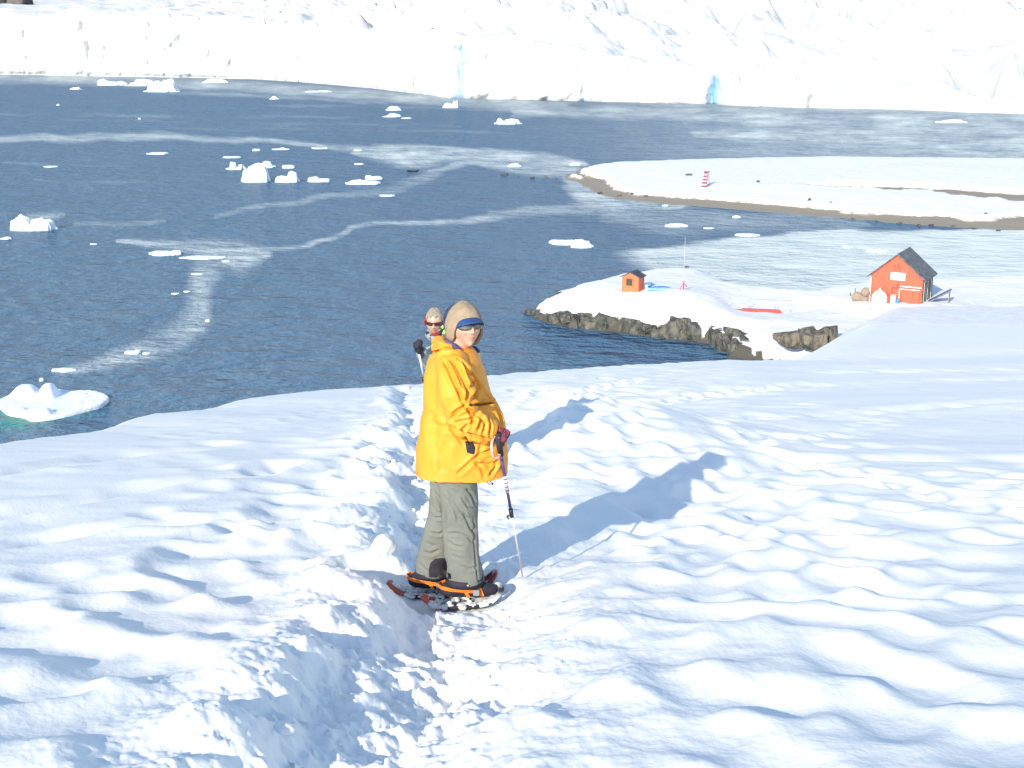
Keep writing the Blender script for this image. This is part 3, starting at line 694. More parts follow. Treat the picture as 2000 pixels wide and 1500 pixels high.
# ---------------------------------------------------------------- floating ice
def berg(px, py, wp, hp, label, lobes=None, seed=0, flat=False, ratio=.6, name='ice_floe'):
    c = at_z(px, py); dep = (c-np.array([0, 0, H]))@FW; s = dep/FPX; W = wp*s
    ang = H/np.hypot(c[0], c[1]); Dp = min(W*ratio, hp*s/ang*.75)
    Dp = max(Dp, W*.18)
    hh = max(hp*s*.88-ang*Dp, .10 if flat else .25)
    c = c+[0, Dp/2, 0]
    nt_, nr_ = 96, 34
    th = np.linspace(0, 2*math.pi, nt_, endpoint=False); ro = np.linspace(0, 1, nr_)
    T, Q = np.meshgrid(th, ro)
    rn = 1+.22*n2(np.cos(T)*1.6+seed*3.1, np.sin(T)*1.6, seed)+.10*n2(np.cos(T)*4.5, np.sin(T)*4.5+seed, seed+1)
    Rq = np.where(Q > .88, .96+.04*(Q-.88)/.12, Q/.88*.96)
    x = Rq*rn*np.cos(T)*W/2; y = Rq*rn*np.sin(T)*Dp/2
    rim = (.5 if not flat else .85)*min(hh, .5 if not flat else .22)
    u = x/(W/2); v_ = y/(Dp/2)
    lb = 0
    for (lx, lw, lh) in (lobes or [(-.2, .5, .8), (.35, .35, 1.0)]):
        uu_ = u+.16*n2(u*3+seed, v_*3, seed+2); lb = np.maximum(lb, lh*np.exp(-(np.abs((uu_-lx)/(lw*1.15))**5+np.abs(v_/.8)**5))*(1+.22*n2(u*2.4+seed, v_*1.8, seed+3)))
    z = rim+(hh-rim)*lb*(1+.18*fbm(x/(W*.16), y/(W*.16), 3, seed+5))+.04*hh*ridged(x/(W*.22), y/(W*.22), 2, seed+9)
    z = np.where(Q > .9, z*(1-(Q-.9)/.1)-.35*(Q-.9)/.1, z)
    z = np.where(Q <= .9, np.maximum(z, .06), z)
    v = np.stack([x, y, z], -1).reshape(-1, 3)
    f = grid_faces(nr_, nt_, True)
    wet = sstep(.16*hh+.03, .0, v[:, 2])
    o = mesh_obj(name, v, f, M_ice, attrs={'wet': wet}); o.location = c
    if seed % 2 == 0 and not flat: pass
    return tag(o, label, 'ice floe' if flat else 'iceberg', 'ice floating in the bay')
B = [
 (118, 727, 50, 9, 'flat sliver of ice directly above the big floe at lower left', None, True),
 (80, 745, 9, 5, 'tiny white ice chunk touching the top of the big floe', None, False),
 (258, 692, 32, 9, 'small knobbly floe in the pale slick right of the big floe', [(.5, .3, 1), (-.4, .4, .5)], False),
 (284, 692, 14, 3, 'thin ice scrap just right of the small knobbly floe', None, True),
 (405, 629, 9, 4, 'lone ice speck in open water left of the hikers', None, False),
 (55, 452, 90, 35, 'tall two-humped iceberg at the left frame edge', [(-.5, .35, 1), (.4, .42, .78)], False),
 (9, 468, 20, 7, 'small ice lump below left of the two-humped berg', [(.3, .4, 1)], False),
 (182, 478, 14, 3, 'tiny ice fleck right of the two-humped berg', None, True),
 (318, 500, 64, 15, 'long low floe with bumpy top at the slick bend', [(-.3, .4, .7), (.7, .22, 1)], False),
 (390, 507, 92, 9, 'tapering flat tail of ice right of the long low floe', [(-.6, .35, 1)], True),
 (440, 512, 14, 4, 'ice scrap at the end of the tapering tail', None, True),
 (384, 537, 22, 4, 'thin pale ice sliver under the slick bend', None, True),
 (364, 571, 12, 4, 'upper small ice chip in the wide slick', None, True),
 (341, 575, 16, 4, 'lower small ice chip in the wide slick', None, True),
 (497, 357, 56, 39, 'largest blocky iceberg in the central cluster', [(-.35, .5, .8), (.3, .45, 1)], False),
 (458, 332, 36, 17, 'hooked white berg left of the largest blocky one', [(-.3, .22, 1), (.65, .3, .62)], False),
 (514, 328, 50, 15, 'low pointed berg just behind the largest blocky one', [(.1, .3, 1), (-.5, .4, .5)], False),
 (562, 329, 26, 8, 'small flat-topped berg at upper right of the cluster', [(0, .8, 1)], False),
 (560, 357, 46, 25, 'leaning tooth-shaped berg in the cluster', [(.45, .32, 1), (-.3, .6, .5)], False),
 (622, 356, 44, 13, 'wedge-shaped berg right of the leaning tooth', [(-.5, .4, 1), (.2, .5, .5)], False),
 (705, 361, 68, 13, 'long humped floe at the right end of the cluster', [(-.3, .3, 1), (.3, .5, .7)], False),
 (729, 351, 36, 10, 'knobbly little berg behind the long humped floe', [(-.5, .25, 1), (.3, .4, .7)], False),
 (756, 384, 30, 5, 'thin floe below right of the cluster', None, True),
 (450, 309, 38, 5, 'flat floe above left of the cluster', None, True),
 (500, 295, 14, 5, 'tiny twin-topped ice bit above the cluster', [(-.5, .3, 1), (.5, .3, 1)], False),
 (547, 293, 34, 6, 'small peaked floe above the cluster centre', [(.2, .2, 1)], True),
 (622, 291, 30, 4, 'flat floe with turned-up ends above right of the cluster', [(-.9, .2, 1), (.9, .2, 1)], True),
 (698, 295, 16, 4, 'ice fleck at the left end of the pale slick', None, True),
 (700, 322, 18, 4, 'ice fleck above the long humped floe', None, True),
 (306, 302, 44, 6, 'flat floe left of the cluster below the far slick', None, True),
 (97, 327, 24, 4, 'little flat floe at far left in open water', None, True),
 (146, 175, 22, 5, 'small floe under the left ice cliff', None, True),
 (215, 167, 62, 13, 'rounded low berg beneath the left ice cliff', [(-.6, .3, 1), (.2, .6, .6)], False),
 (268, 168, 60, 14, 'smooth domed berg joined behind the blocky one near the cliff', [(.3, .6, 1)], False),
 (312, 180, 68, 26, 'blocky berg with ragged top in front of the left ice cliff', [(-.3, .45, .8), (.35, .35, 1)], False),
 (418, 162, 56, 9, 'low white floe hugging the ice cliff foot', [(0, .6, 1)], True),
 (535, 194, 18, 6, 'small lone berg in open water below the cliff', [(0, .5, 1)], False),
 (620, 180, 52, 4, 'long thin floe near the cliff foot', None, True),
 (113, 206, 6, 3, 'ice speck in the dark water at upper left', None, False),
 (272, 233, 5, 3, 'ice speck under the blocky berg at upper left', None, False),
 (768, 216, 28, 9, 'upper of the two small flat-topped bergs left of the blue cleft', [(0, .7, 1)], False),
 (765, 229, 34, 8, 'lower of the two small flat-topped bergs left of the blue cleft', [(.2, .6, 1)], False),
 (794, 232, 20, 3, 'thin scrap right of the lower flat-topped berg', None, True),
 (880, 211, 30, 14, 'small berg floating right below the blue cleft', [(.6, .3, 1), (-.3, .5, .6)], False),
 (992, 243, 54, 13, 'jagged comb-shaped floe in the upper middle', [(-.6, .2, 1), (-.05, .18, .8), (.4, .3, .9)], False),
 (1005, 326, 26, 8, 'rounded berg at the end of the pale slick', [(0, .6, 1)], False),
 (1125, 323, 26, 6, 'ice lump near the tip of the spit', None, True),
 (1112, 479, 84, 16, 'wide flat white floe between the hikers and the spit', [(-.3, .6, .7), (.55, .2, 1)], True),
 (1138, 485, 44, 14, 'small ragged floe joined to the front of the wide flat floe', [(.2, .5, 1)], False),
 (1323, 444, 44, 10, 'low domed floe in the inlet', [(0, .6, 1)], False),
 (1386, 447, 22, 3, 'thin ice scrap right of the domed floe in the inlet', None, True),
 (1300, 403, 12, 4, 'ice bit beside the gravel edge', None, True),
 (1439, 426, 15, 6, 'small berg below the gravel spit', [(0, .6, 1)], False),
 (1463, 462, 48, 8, 'long low floe on the edge of the thin ice', [(-.2, .6, 1)], False),
 (1656, 484, 20, 4, 'ice fleck frozen into the thin ice left of the barn', None, True),
 (1718, 493, 42, 8, 'grey-edged floe frozen into the thin ice by the barn roof', [(.3, .4, 1)], True),
 (1862, 240, 60, 8, 'low floe under the glacier at the right', [(.2, .5, 1)], False)]
for i, (px, py, wp, hp, lab, lo, fl) in enumerate(B):
    berg(px, py, wp, hp, lab, lo, seed=i*3+1, flat=fl, name='ice_floe' if fl else 'iceberg')
# the big floe at lower left
c0 = at_z(105, 812); 
def floe_pt(px, py, z=.35): return at_z(px, py, z)
outl = [(-5, 778), (30, 764), (60, 756), (110, 758), (145, 762), (180, 761), (205, 768), (215, 776), (200, 788), (165, 797), (130, 806), (100, 812), (62, 816), (45, 808), (15, 804), (-2, 790)]
ow = np.array([floe_pt(*p)[:2] for p in outl]); fc = ow.mean(0)
nt_, nr_ = 160, 60
tt = np.linspace(0, len(ow), nt_, endpoint=False); ii = tt.astype(int); fr_ = (tt-ii)[:, None]
oc = ow[ii]*(1-fr_)+ow[(ii+1) % len(ow)]*fr_
kq = np.ones(7)/7; oc = np.stack([np.convolve(np.r_[oc[-3:, k], oc[:, k], oc[:3, k]], kq, 'valid') for k in (0, 1)], 1)
ro = np.r_[np.linspace(0, .97, nr_-5), [.985, .995, 1.0, 1.0, .98]]
P = fc[None, None]+(oc-fc)[None]*ro[:, None, None]
x, y = P[..., 0], P[..., 1]
z = .30+.05*fbm(x*.9, y*.9, 3, 301)
def lobe(px, py, zz, lx, ly, lh, pw=4): 
    q = at_z(px, py, zz); return lh*np.exp(-(np.abs((x-q[0])/lx)**pw+np.abs((y-q[1])/ly)**pw))
z = np.maximum(z, .3+lobe(95, 772, .4, .62, .95, 1.05, 3.6))
z = np.maximum(z, .3+lobe(50, 764, .4, .85, .8, .62, 4))
z = np.maximum(z, .3+lobe(75, 806, .4, 1.0, .55, .45, 6))
z = np.maximum(z, .3+lobe(35, 800, .4, .7, .5, .30, 4))
z = z+.05*ridged(x*2, y*2, 2, 303)*sstep(135, 150, 1000+FPX*x/(y*1.03))*1.2
zr = np.array([1]*(nr_-5)+[.9, .7, .35, -.3, -1.2])[:, None]; z = np.where(zr > 0, z*zr, zr*1.0)
v = np.stack([x, y, z], -1).reshape(-1, 3); wet = sstep(.12, -.02, v[:, 2])
b0 = np.array([fc[0], fc[1], 0])
tag(world_thing('iceberg', v, grid_faces(nr_, nt_, True), M_ice, b0, attrs={'wet': wet}), 'big flat ice floe with a rounded knob on top at the lower left', 'iceberg', 'ice floating in the bay')

for px, py, wp, hp, lab in [(808, 335, 24, 5, 'dark low rock awash right of the iceberg cluster'), (1465, 567, 22, 9, 'dark rock in the thin ice behind the red walkway'), (1341, 522, 10, 4, 'tiny dark rock in the thin ice beside the mast'), (1655, 582, 22, 10, 'dark wedge of rock in the snow left of the barn')]:
    zz = 0 if px < 1600 else 1.6
    c = at_z(px, py, zz); dep = (c-np.array([0, 0, H]))@FW; s = dep/FPX
    v, f = rock_block((0, 0, hp*s*.25), wp*s, wp*s*.8, hp*s*.9, int(px))
    tag(world_thing('rock', v+c, f, M_dark, c, smooth=False), lab, 'rock')
for px, py, wp, lab in [(1345, 346, 13, 'dark driftwood plank lying on the spit snow'), (1480, 359, 6, 'small dark stone on the spit snow right of the beacon')]:
    c = at_z(px, py, 1.4); c[2] = spit_z(c[0], c[1]); s = c[1]/FPX
    v, f = rock_block((0, 0, .1), wp*s, .8, .5, int(px))
    tag(world_thing('driftwood' if wp > 10 else 'stone', v+c, f, M_dark, c, smooth=False), lab, 'driftwood' if wp > 10 else 'rock')

# ---------------------------------------------------------------- striped beacon on the spit
c = at_z(1376, 368, 1.2); c[2] = spit_z(c[0], c[1])-.05
bt = empty('day_beacon', c, R(-18)); tag(bt, 'maroon and pale pink striped pyramid beacon on the snowy spit', 'beacon')
hb = 2.75
for i in range(9):
    z0, z1 = hb*i/9, hb*(i+1)/9; w0, w1 = .62-.30*i/9, .62-.30*(i+1)/9
    x0 = .20*i/9; x1 = .20*(i+1)/9
    rings = [np.array([[x0-w0, -.04, z0], [x0+w0*.6, -.04, z0], [x0+w0*.6, .04, z0], [x0-w0, .04, z0]]), np.array([[x1-w1, -.04, z1], [x1+w1*.6, -.04, z1], [x1+w1*.6, .04, z1], [x1-w1, .04, z1]])]
    v, f = loft(rings); mesh_obj('slat', v, f, M_beacon if i % 2 == 0 else M_pink, bt, smooth=False)
for dx, dy in ((.36, 0), (.75, .5)):
    v, f = chain([(dx, dy+.06, 0), (.5+.1*(dy > 0), .12+dy*.5, hb)], .045, 6); mesh_obj('post', v, f, M_beacon, bt)
v, f = box(.35, .1, hb+.05, 1.0, .5, .12); mesh_obj('cap_board', v, f, M_beacon, bt, smooth=False)

# ---------------------------------------------------------------- huts
def hut(name, loc, yaw, W, Dp, wh, ah, wall_m, roof_m, ov=.15, th=.10):
    h = empty(name, loc, yaw)
    x = W/2
    sec = [(-x, -1.0), (x, -1.0), (x, wh), (0, ah), (-x, wh)]
    v = [(a, -Dp/2, b_) for a, b_ in sec]+[(a, Dp/2, b_) for a, b_ in sec]
    f = [(0, 1, 2, 3, 4), (9, 8, 7, 6, 5), (0, 5, 6, 1), (1, 6, 7, 2), (2, 7, 8, 3), (3, 8, 9, 4), (4, 9, 5, 0)]
    mesh_obj('wall', v, f, wall_m, h, smooth=False)
    sl_ = (ah-wh)/x; ex = x+ov*1.3; ez = wh-sl_*ov*1.3
    up = .004
    sec = [(-ex, ez+up), (0, ah+up), (ex, ez+up), (ex, ez+th+up), (0, ah+th*1.25+up), (-ex, ez+th+up)]
    v = [(a, -Dp/2-ov, b_) for a, b_ in sec]+[(a, Dp/2+ov, b_) for a, b_ in sec]
    f = [(0, 1, 4, 5), (1, 2, 3, 4), (6, 11, 10, 7), (7, 10, 9, 8), (0, 6, 7, 1), (1, 7, 8, 2), (2, 8, 9, 3), (3, 9, 10, 4), (4, 10, 11, 5), (5, 11, 6, 0)]
    mesh_obj('roof', v, f, roof_m, h, smooth=False)
    return h
c = at_z(1763, 591, 2.55); c[1] += 2.0
barn = hut('red_barn', (c[0]+.35, c[1], 2.45), R(-29), 5.05, 4.6, 2.72, 4.85, M_hut, M_roof, ov=.28, th=.12)
tag(barn, 'red gabled barn with dark roof and white sign on the snowy shore', 'barn')
FY = -2.3
def bpart(name, parts, m, par=barn, sm=False): v, f = join(parts); return mesh_obj(name, v, f, m, par, smooth=sm)
bpart('corner_trim', [box(-2.50, FY-.03, .8, .12, .06, 3.3)], M_white)
sg = bpart('sign', [box(.12, FY-.04, 2.72, 1.42, .06, .74)], M_white)
bpart('lettering', [box(.12, FY-.078, 2.56, 1.22, .01, .14), box(.12, FY-.078, 2.93, 1.18, .01, .07)], M_teal, sg)
M_edge = mat('dark_red_gap', (.25, .03, .02), .7)
sd_ = bpart('sliding_door', [box(1.36, FY-.09, .46, 1.9, .08, 2.1)], M_hut2)
bpart('door_edge', [box(.38, FY-.14, .46, .07, .04, 2.1), box(1.36, FY-.14, 1.53, 1.96, .04, .07)], M_white, sd_)
bpart('rail', [box(1.45, FY-.07, 1.78, 2.05, .10, .10)], M_white)
dr = bpart('door', [box(0, FY-.03, .45, .62, .05, 1.9)], M_hut2)
bpart('door_frame', [box(-.35, FY-.04, .5, .05, .06, 2.0), box(-.12, FY-.04, 1.56, .5, .06, .05), box(.12, FY-.04, 1.78, .05, .06, .45)], M_edge, dr)
em = [chain([(-.28+.12*math.cos(a), FY-.03, 3.62+.14*math.sin(a)), (-.28+.12*math.cos(a+.6), FY-.03, 3.62+.14*math.sin(a+.6))], .022, 6) for a in np.arange(.3, 4.2, .6)]
em += [chain([(.02, FY-.03, 3.95), (.02, FY-.03, 3.5), (-.3, FY-.03, 3.42)], .022, 6), chain([(.25, FY-.03, 3.78), (.12, FY-.03, 3.62), (.28, FY-.03, 3.46), (.25, FY-.03, 3.3)], .022, 6)]
bpart('emblem', em, M_edge)
for i, yy in enumerate((-1.7, -.9, -.1, .7, 1.5)):
    bpart('side_batten', [box(2.56, yy, .9, .08, .16, 3.0)], M_wood if i % 2 else M_white)
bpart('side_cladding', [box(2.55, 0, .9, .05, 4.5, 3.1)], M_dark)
# boards leaning at the right wall
q = barn.matrix_basis
def bl(x, y, z):
    p = Matrix.Translation(barn.location) @ Matrix.Rotation(barn.rotation_euler.z, 4, 'Z') @ Vector((x, y, z)); return np.array(p)
p0 = bl(2.9, -.4, 0)
ln = empty('leaning_ramp', p0, R(-22)); tag(ln, 'blue grey board ramp leaning against the right side of the barn', 'ramp')
v, f = join([box(.9, .3, .75, 2.4, 1.6, .10, rot=Matrix.Rotation(R(-32), 3, 'Y'))]); mesh_obj('board', v, f, M_bluegrey, ln, smooth=False)
for k in (-.5, .5): mesh_obj('leg', *box(1.8, .3+k, .4, .08, .08, 1.5), M_wood, ln, smooth=False)
# gas tank, barrels, spools
p0 = bl(-1.35, -3.15, 0); tk = empty('gas_tank', (p0[0], p0[1], 2.45), 0); tag(tk, 'white domed tank standing before the left part of the barn', 'tank')
prof = [(.0, 1.55), (.09, 1.52), (.12, 1.38), (.3, 1.3), (.55, 1.12), (.7, .85), (.74, .5), (.72, -.2)]
v, f = loft([np.array([[r_*math.cos(a), r_*math.sin(a), z_] for a in np.linspace(0, 2*math.pi, 24, endpoint=False)]) for r_, z_ in [(max(r_, .01), z_) for r_, z_ in prof]]); mesh_obj('vessel', v, f, M_white, tk)
v, f = chain([(0, 0, 1.5), (0, 0, 1.72)], .05, 8); mesh_obj('valve', v, f, M_steel, tk)
def lathe_thing(name, loc, prof, m, label, cat, rot=(0, 0, 0), extra=None):
    v, f = loft([np.array([[r_*math.cos(a), r_*math.sin(a), z_] for a in np.linspace(0, 2*math.pi, 20, endpoint=False)]) for r_, z_ in prof])
    o = mesh_obj(name, v, f, m); o.location = loc; o.rotation_euler = rot; return tag(o, label, cat)
drum = [(.01, 0), (.28, 0), (.29, .03), (.28, .05), (.28, .3), (.295, .32), (.28, .34), (.28, .6), (.295, .62), (.28, .64), (.28, .86), (.29, .88), (.27, .86), (.01, .86)]
lathe_thing('oil_drum', tuple(bl(-.1, -2.75, 0))[:2]+(2.5,), drum, M_white, 'white drum standing right of the domed tank', 'drum')
lathe_thing('oil_drum', tuple(bl(-.62, -2.8, 0))[:2]+(2.45,), drum, M_redm, 'red drum between the domed tank and the white drum', 'drum')
lathe_thing('oil_drum', tuple(bl(.42, -2.85, 0))[:2]+(2.4,), [(r_*.6, z_*.8) for r_, z_ in drum], M_blue, 'small dark blue drum at the edge of the sliding door', 'drum')
spool = [(.05, 0), (.52, 0), (.52, .06), (.2, .07), (.2, .5), (.52, .51), (.52, .57), (.05, .57)]
for dx, dz, sc, lab in [(-3.75, .45, 1.0, 'lower left wooden cable reel left of the barn'), (-2.95, 1.0, .85, 'upper wooden cable reel leaning at the barn corner'), (-3.0, .3, .8, 'lower right wooden cable reel at the barn corner')]:
    p0 = bl(dx, -2.2, 0); lathe_thing('cable_reel', (p0[0], p0[1], 2.35+dz), [(r_*sc, z_*sc) for r_, z_ in spool], M_wood, lab, 'cable reel', rot=(R(90), R(10), R(-20)))
# small hut
c = at_z(1236, 574, 2.75)
sh_ = hut('orange_hut', (c[0]+.1, c[1]+.9, 2.72), R(-27), 1.78, 1.55, 1.72, 2.15, M_orange, M_roof2, ov=.12, th=.08)
tag(sh_, 'small orange hut with dark roof on the snowy point', 'hut')
wn = mesh_obj('window', *box(-.12, -.79, 1.18, .66, .05, .72), M_edge, sh_, smooth=False)
mesh_obj('pane', *box(-.12, -.825, 1.18, .52, .02, .56), M_glass, wn, smooth=False)
for k in (-.86, .86): mesh_obj('corner_trim', *box(k, -.79, .3, .06, .03, 2.6), M_orange, sh_, smooth=False)
v, f = chain([(.35, .2, 2.1), (.35, .2, 2.42)], [.10, .10], 10); mesh_obj('chimney', v, f, M_roof2, sh_)
c = at_z(1270, 571, 2.9); bb = lathe_thing('oil_drum', (c[0], c[1]+.6, far_z(c[0], c[1]+.6)-.05), [(r_*.8, z_*.9) for r_, z_ in drum], M_blue, 'blue drum behind the right side of the orange hut', 'drum')
c = at_z(1264, 572, 2.9); lathe_thing('oil_drum', (c[0]-.05, c[1]+.1, far_z(c[0], c[1])-.05), [(r_*.55, z_*.8) for r_, z_ in drum], M_white, 'narrow white canister at the right wall of the orange hut', 'canister')
# upturned blue boat
c = at_z(1288, 570, 3.0); zc = far_z(c[0], c[1]+.3)
bo = empty('covered_boat', (c[0], c[1]+.3, zc+.02), R(8)); tag(bo, 'blue tarp covered boat half buried in snow right of the orange hut', 'boat')
th_ = np.linspace(0, 2*math.pi, 24, endpoint=False)
v, f = loft([np.stack([1.2*s_*np.sign(np.cos(th_))*np.abs(np.cos(th_))**.8, .42*s_*np.sin(th_), np.full(24, z_)], 1) for s_, z_ in [(1, -.2), (1, .1), (.85, .24), (.5, .32), (.05, .34)]])
mesh_obj('cover', v, f, M_blue, bo)
v, f = chain([(1.2*math.cos(a), .42*math.sin(a), .1) for a in np.linspace(0, 2*math.pi, 30)], .03, 6); mesh_obj('rope', v, f, M_white, bo)
# flag mast
c = at_z(1335, 563, 3.4); zc = far_z(c[0], c[1])
ma_ = empty('flag_mast', (c[0], c[1], zc-.1)); tag(ma_, 'tall thin white mast with red stays right of the orange hut', 'mast')
v, f = chain([(0, 0, 0), (0, 0, 5.4)], [.018, .009], 8); mesh_obj('pole', v, f, M_white, ma_)
v, f = chain([(-.42, 0, .0), (0, 0, .75)], .04, 6); mesh_obj('stay', v, f, M_redm, ma_)
v, f = chain([(.35, .1, .35), (0, 0, .75)], .04, 6); mesh_obj('stay', v, f, M_redm, ma_)
v, f = chain([(0, 0, 0), (0, 0, .95)], .06, 8); mesh_obj('footing', v, f, M_redm, ma_)
# red walkway with a railing
a_ = at_z(1424, 604, 1.85); b_ = at_z(1524, 611, 1.5)
mid = (a_+b_)/2
wk = empty('walkway', (mid[0], mid[1], 1.62), math.atan2(b_[1]-a_[1], b_[0]-a_[0])); tag(wk, 'red gangway with thin railing crossing the snow dip', 'walkway')
Lw = np.linalg.norm((b_-a_)[:2])
v, f = join([box(0, 0, .17, Lw, 1.1, .08, rot=Matrix.Rotation(R(2.5), 3, 'Y'))]); mesh_obj('deck', v, f, M_redm, wk, smooth=False)
v, f = join([box(0, -.58, .19, Lw, .05, .22, rot=Matrix.Rotation(R(2.5), 3, 'Y'))]); mesh_obj('edge_board', v, f, M_redm, wk, smooth=False)
for xx in (-Lw*.5+.1, -Lw*.10, Lw*.42, Lw*.72):
    v, f = chain([(xx, .5, -.1), (xx, .5, 1.15-xx*.04)], .025, 6); mesh_obj('railing_post', v, f, M_steel, wk)
v, f = chain([(-Lw*.7, .5, 1.3), (Lw*.75, .5, 1.0)], .02, 6); mesh_obj('handrail', v, f, M_steel, wk)
for px, py, hgt, lab in [(1669, 583, .75, 'taller right stake in the snow left of the barn'), (1660, 584, .4, 'shorter left stake in the snow left of the barn')]:
    c = at_z(px, py, 2.0); z0_ = far_z(c[0], c[1])
    v, f = chain([(0, 0, -.3), (.02, 0, hgt*.5), (0, 0, hgt), (0, 0, hgt+.02)], [.045, .045, .04, .01], 8); o = mesh_obj('stake', v, f, M_dark); o.location = (c[0], c[1], z0_); tag(o, lab, 'stake', 'stakes by the barn')
#PEOPLE#

# ---------------------------------------------------------------- people
M_skin = attr_mix(mat('skin', (.62, .34, .25), .55, var=(.66, .37, .29), vscale=40, sss=.08), 'lips', (.50, .17, .15))
M_yellow = mat('yellow_shell', (.80, .335, .032), .55, var=(.76, .31, .03), vscale=4, bump=.0015, bscale=40, spec=.35)
M_grey = mat('grey_trouser_fabric', (.20, .208, .178), .8, var=(.175, .183, .16), vscale=6, bump=.002, bscale=40, spec=.2)
M_black = mat('black_fabric', (.022, .02, .03), .75, var=(.035, .032, .045), vscale=12, spec=.3)
M_fleece = mat('beige_fleece', (.34, .27, .19), .95, var=(.29, .23, .16), vscale=30, bump=.003, bscale=120, spec=.1)
M_visor = mat('blue_visor_cloth', (.022, .06, .19), .7, var=(.03, .08, .23), vscale=20, spec=.3)
M_navy = mat('navy_knit', (.03, .045, .10), .95, var=(.045, .06, .13), vscale=50, bump=.003, bscale=90, spec=.1)
M_lens = mat('sunglass_lens', (.02, .05, .06), .12, spec=.8, coat=.5)
M_frame = mat('black_plastic', (.02, .02, .02), .35)
M_violet = mat('dark_violet_lining', (.055, .05, .13), .8, var=(.08, .07, .17), vscale=15)
M_glove = mat('pink_purple_glove', (.09, .025, .06), .8, var=(.34, .05, .06), vscale=28)
M_orangestrap = mat('orange_rubber', (.85, .20, .02), .45)
M_snowy = mat('packed_snow', (.66, .67, .64), .8, bump=.004, bscale=60)
M_maroon = mat('maroon_plastic', (.16, .02, .03), .35, var=(.24, .03, .04), vscale=20)
M_orangered = mat('orange_red_plastic', (.55, .11, .05), .4, var=(.45, .08, .04), vscale=20)
M_jgrey = mat('pale_grey_shell', (.27, .31, .30), .7, var=(.23, .27, .26), vscale=6)
M_neon = mat('neon_green_strap', (.35, .80, .12), .6)
M_brownj = mat('brown_jacket', (.20, .10, .04), .8, var=(.16, .08, .03), vscale=8)
M_hair = mat('sandy_grey_hair', (.34, .29, .235), .9, var=(.24, .20, .155), vscale=60, bump=.004, bscale=120)
M_redband = mat('red_fleece', (.24, .02, .03), .9)
M_pole = mat('purple_pole', (.07, .04, .17), .35, var=(.10, .06, .22), vscale=10)
M_deck = mat('snowy_deck', (.03, .025, .04), .7, var=(.74, .77, .78), vscale=16, bump=.006, bscale=30)
M_silver = mat('brushed_silver', (.70, .68, .62), .35, metal=.5)

def W(px, py, dy=0.): return at_y(px, py, YF+dy)
def groove(v, n, lines, near_only=True):
    """Seams and folds: polylines (photo pixels on the near side) pressed into the cloth."""
    px, py = project(v); disp = np.zeros(len(v))
    for pts, wd, dp in lines:
        d, s, pr = seg_dist(px, py, pts)
        L = sum(math.hypot(b[0]-a[0], b[1]-a[1]) for a, b in zip(pts[:-1], pts[1:]))
        fade = sstep(0, .12*L, pr)*sstep(L, .88*L, pr)*.8+.2
        disp += -dp*np.exp(-(d/wd)**2)*fade+dp*.55*np.exp(-((d-1.9*wd)/(wd*1.1))**2)*fade
    face = (n[:, 1] < .25) if near_only else np.ones(len(v), bool)
    return v+n*(disp*face)[:, None]

def relax(v, f, n=1):
    f = np.asarray(f); 
    for _ in range(n):
        c = v[f].mean(1); a = np.zeros_like(v); k = np.zeros(len(v))
        for j in range(f.shape[1]): np.add.at(a, f[:, j], c); np.add.at(k, f[:, j], 1)
        v = a/np.maximum(k, 1)[:, None]
    return v
def head_parts(root, C, yaw, tilt=0., s=1.0, prefix=None, roll=0.):
    """Head surface in its own frame (x across the face, y forward, z up) placed at C; returns a transform."""
    Rz = Matrix.Rotation(yaw, 3, 'Z') @ Matrix.Rotation(tilt, 3, 'X') @ Matrix.Rotation(roll, 3, 'Y')
    Rm = np.array(Rz)
    def T(p): return np.asarray(p, float)*s@Rm.T+C
    return T
def sph_dir(th, el): return np.stack([np.cos(el)*np.sin(th), np.cos(el)*np.cos(th), np.sin(el)], -1)
def head_radius(d):
    x, y, z = d[..., 0], d[..., 1], d[..., 2]
    a, b, c = .077, .098, .118
    r = 1/np.sqrt((x/a)**2+(y/b)**2+(z/c)**2)
    p = d*r[..., None]; X_, Y_, Z_ = p[..., 0], p[..., 1], p[..., 2]
    fr = sstep(.0, .06, Y_)
    jaw = sstep(-.02, -.11, Z_); r = r*(1-.16*jaw*np.clip(np.abs(X_)/.06, 0, 1)); r = r*(1-.20*jaw*(Y_ < 0)*np.clip(-Y_/.06, 0, 1))
    g = lambda cx, cz, wx, wz: np.exp(-((X_-cx)/wx)**2-((Z_-cz)/wz)**2)
    r = r+fr*(.020*g(0, -.022, .011, .014)+.012*g(0, -.002, .008, .020)+.008*g(.0, -.027, .020, .009)
              +.006*g(0, .030, .045, .010)-.009*(g(.032, .008, .018, .012)+g(-.032, .008, .018, .012))
              +.006*(g(.042, -.025, .022, .020)+g(-.042, -.025, .022, .020))
              -.0045*(g(.030, -.048, .007, .018)+g(-.030, -.048, .007, .018))
              +.005*g(0, -.054, .022, .005)-.005*g(0, -.0605, .024, .0028)+.005*g(0, -.067, .018, .005)
              +.010*g(0, -.096, .024, .014)-.003*g(0, -.080, .028, .006))
    return r
def head_mesh(T, n=110):
    el = np.linspace(-math.pi/2+.02, math.pi/2-.02, n); th = np.linspace(-math.pi, math.pi, int(n*1.4), endpoint=False)
    TH, EL = np.meshgrid(th, el); d = sph_dir(TH, EL); r = head_radius(d); p = (d*r[..., None]).reshape(-1, 3)
    lips = np.exp(-((p[:, 0])/.024)**4-((p[:, 2]+.0605)/.0085)**4)*(p[:, 1] > .04)
    lips = np.maximum(lips, .30*np.exp(-((np.abs(p[:, 0])-.045)/.02)**2-((p[:, 2]+.03)/.02)**2)*(p[:, 1] > .02)+.3*np.exp(-(p[:, 0]/.012)**2-((p[:, 2]+.024)/.012)**2)*(p[:, 1] > .04))
    rings = p.reshape(n, -1, 3)
    v, f = loft(list(rings)); return T(v), f, np.clip(lips, 0, 1)
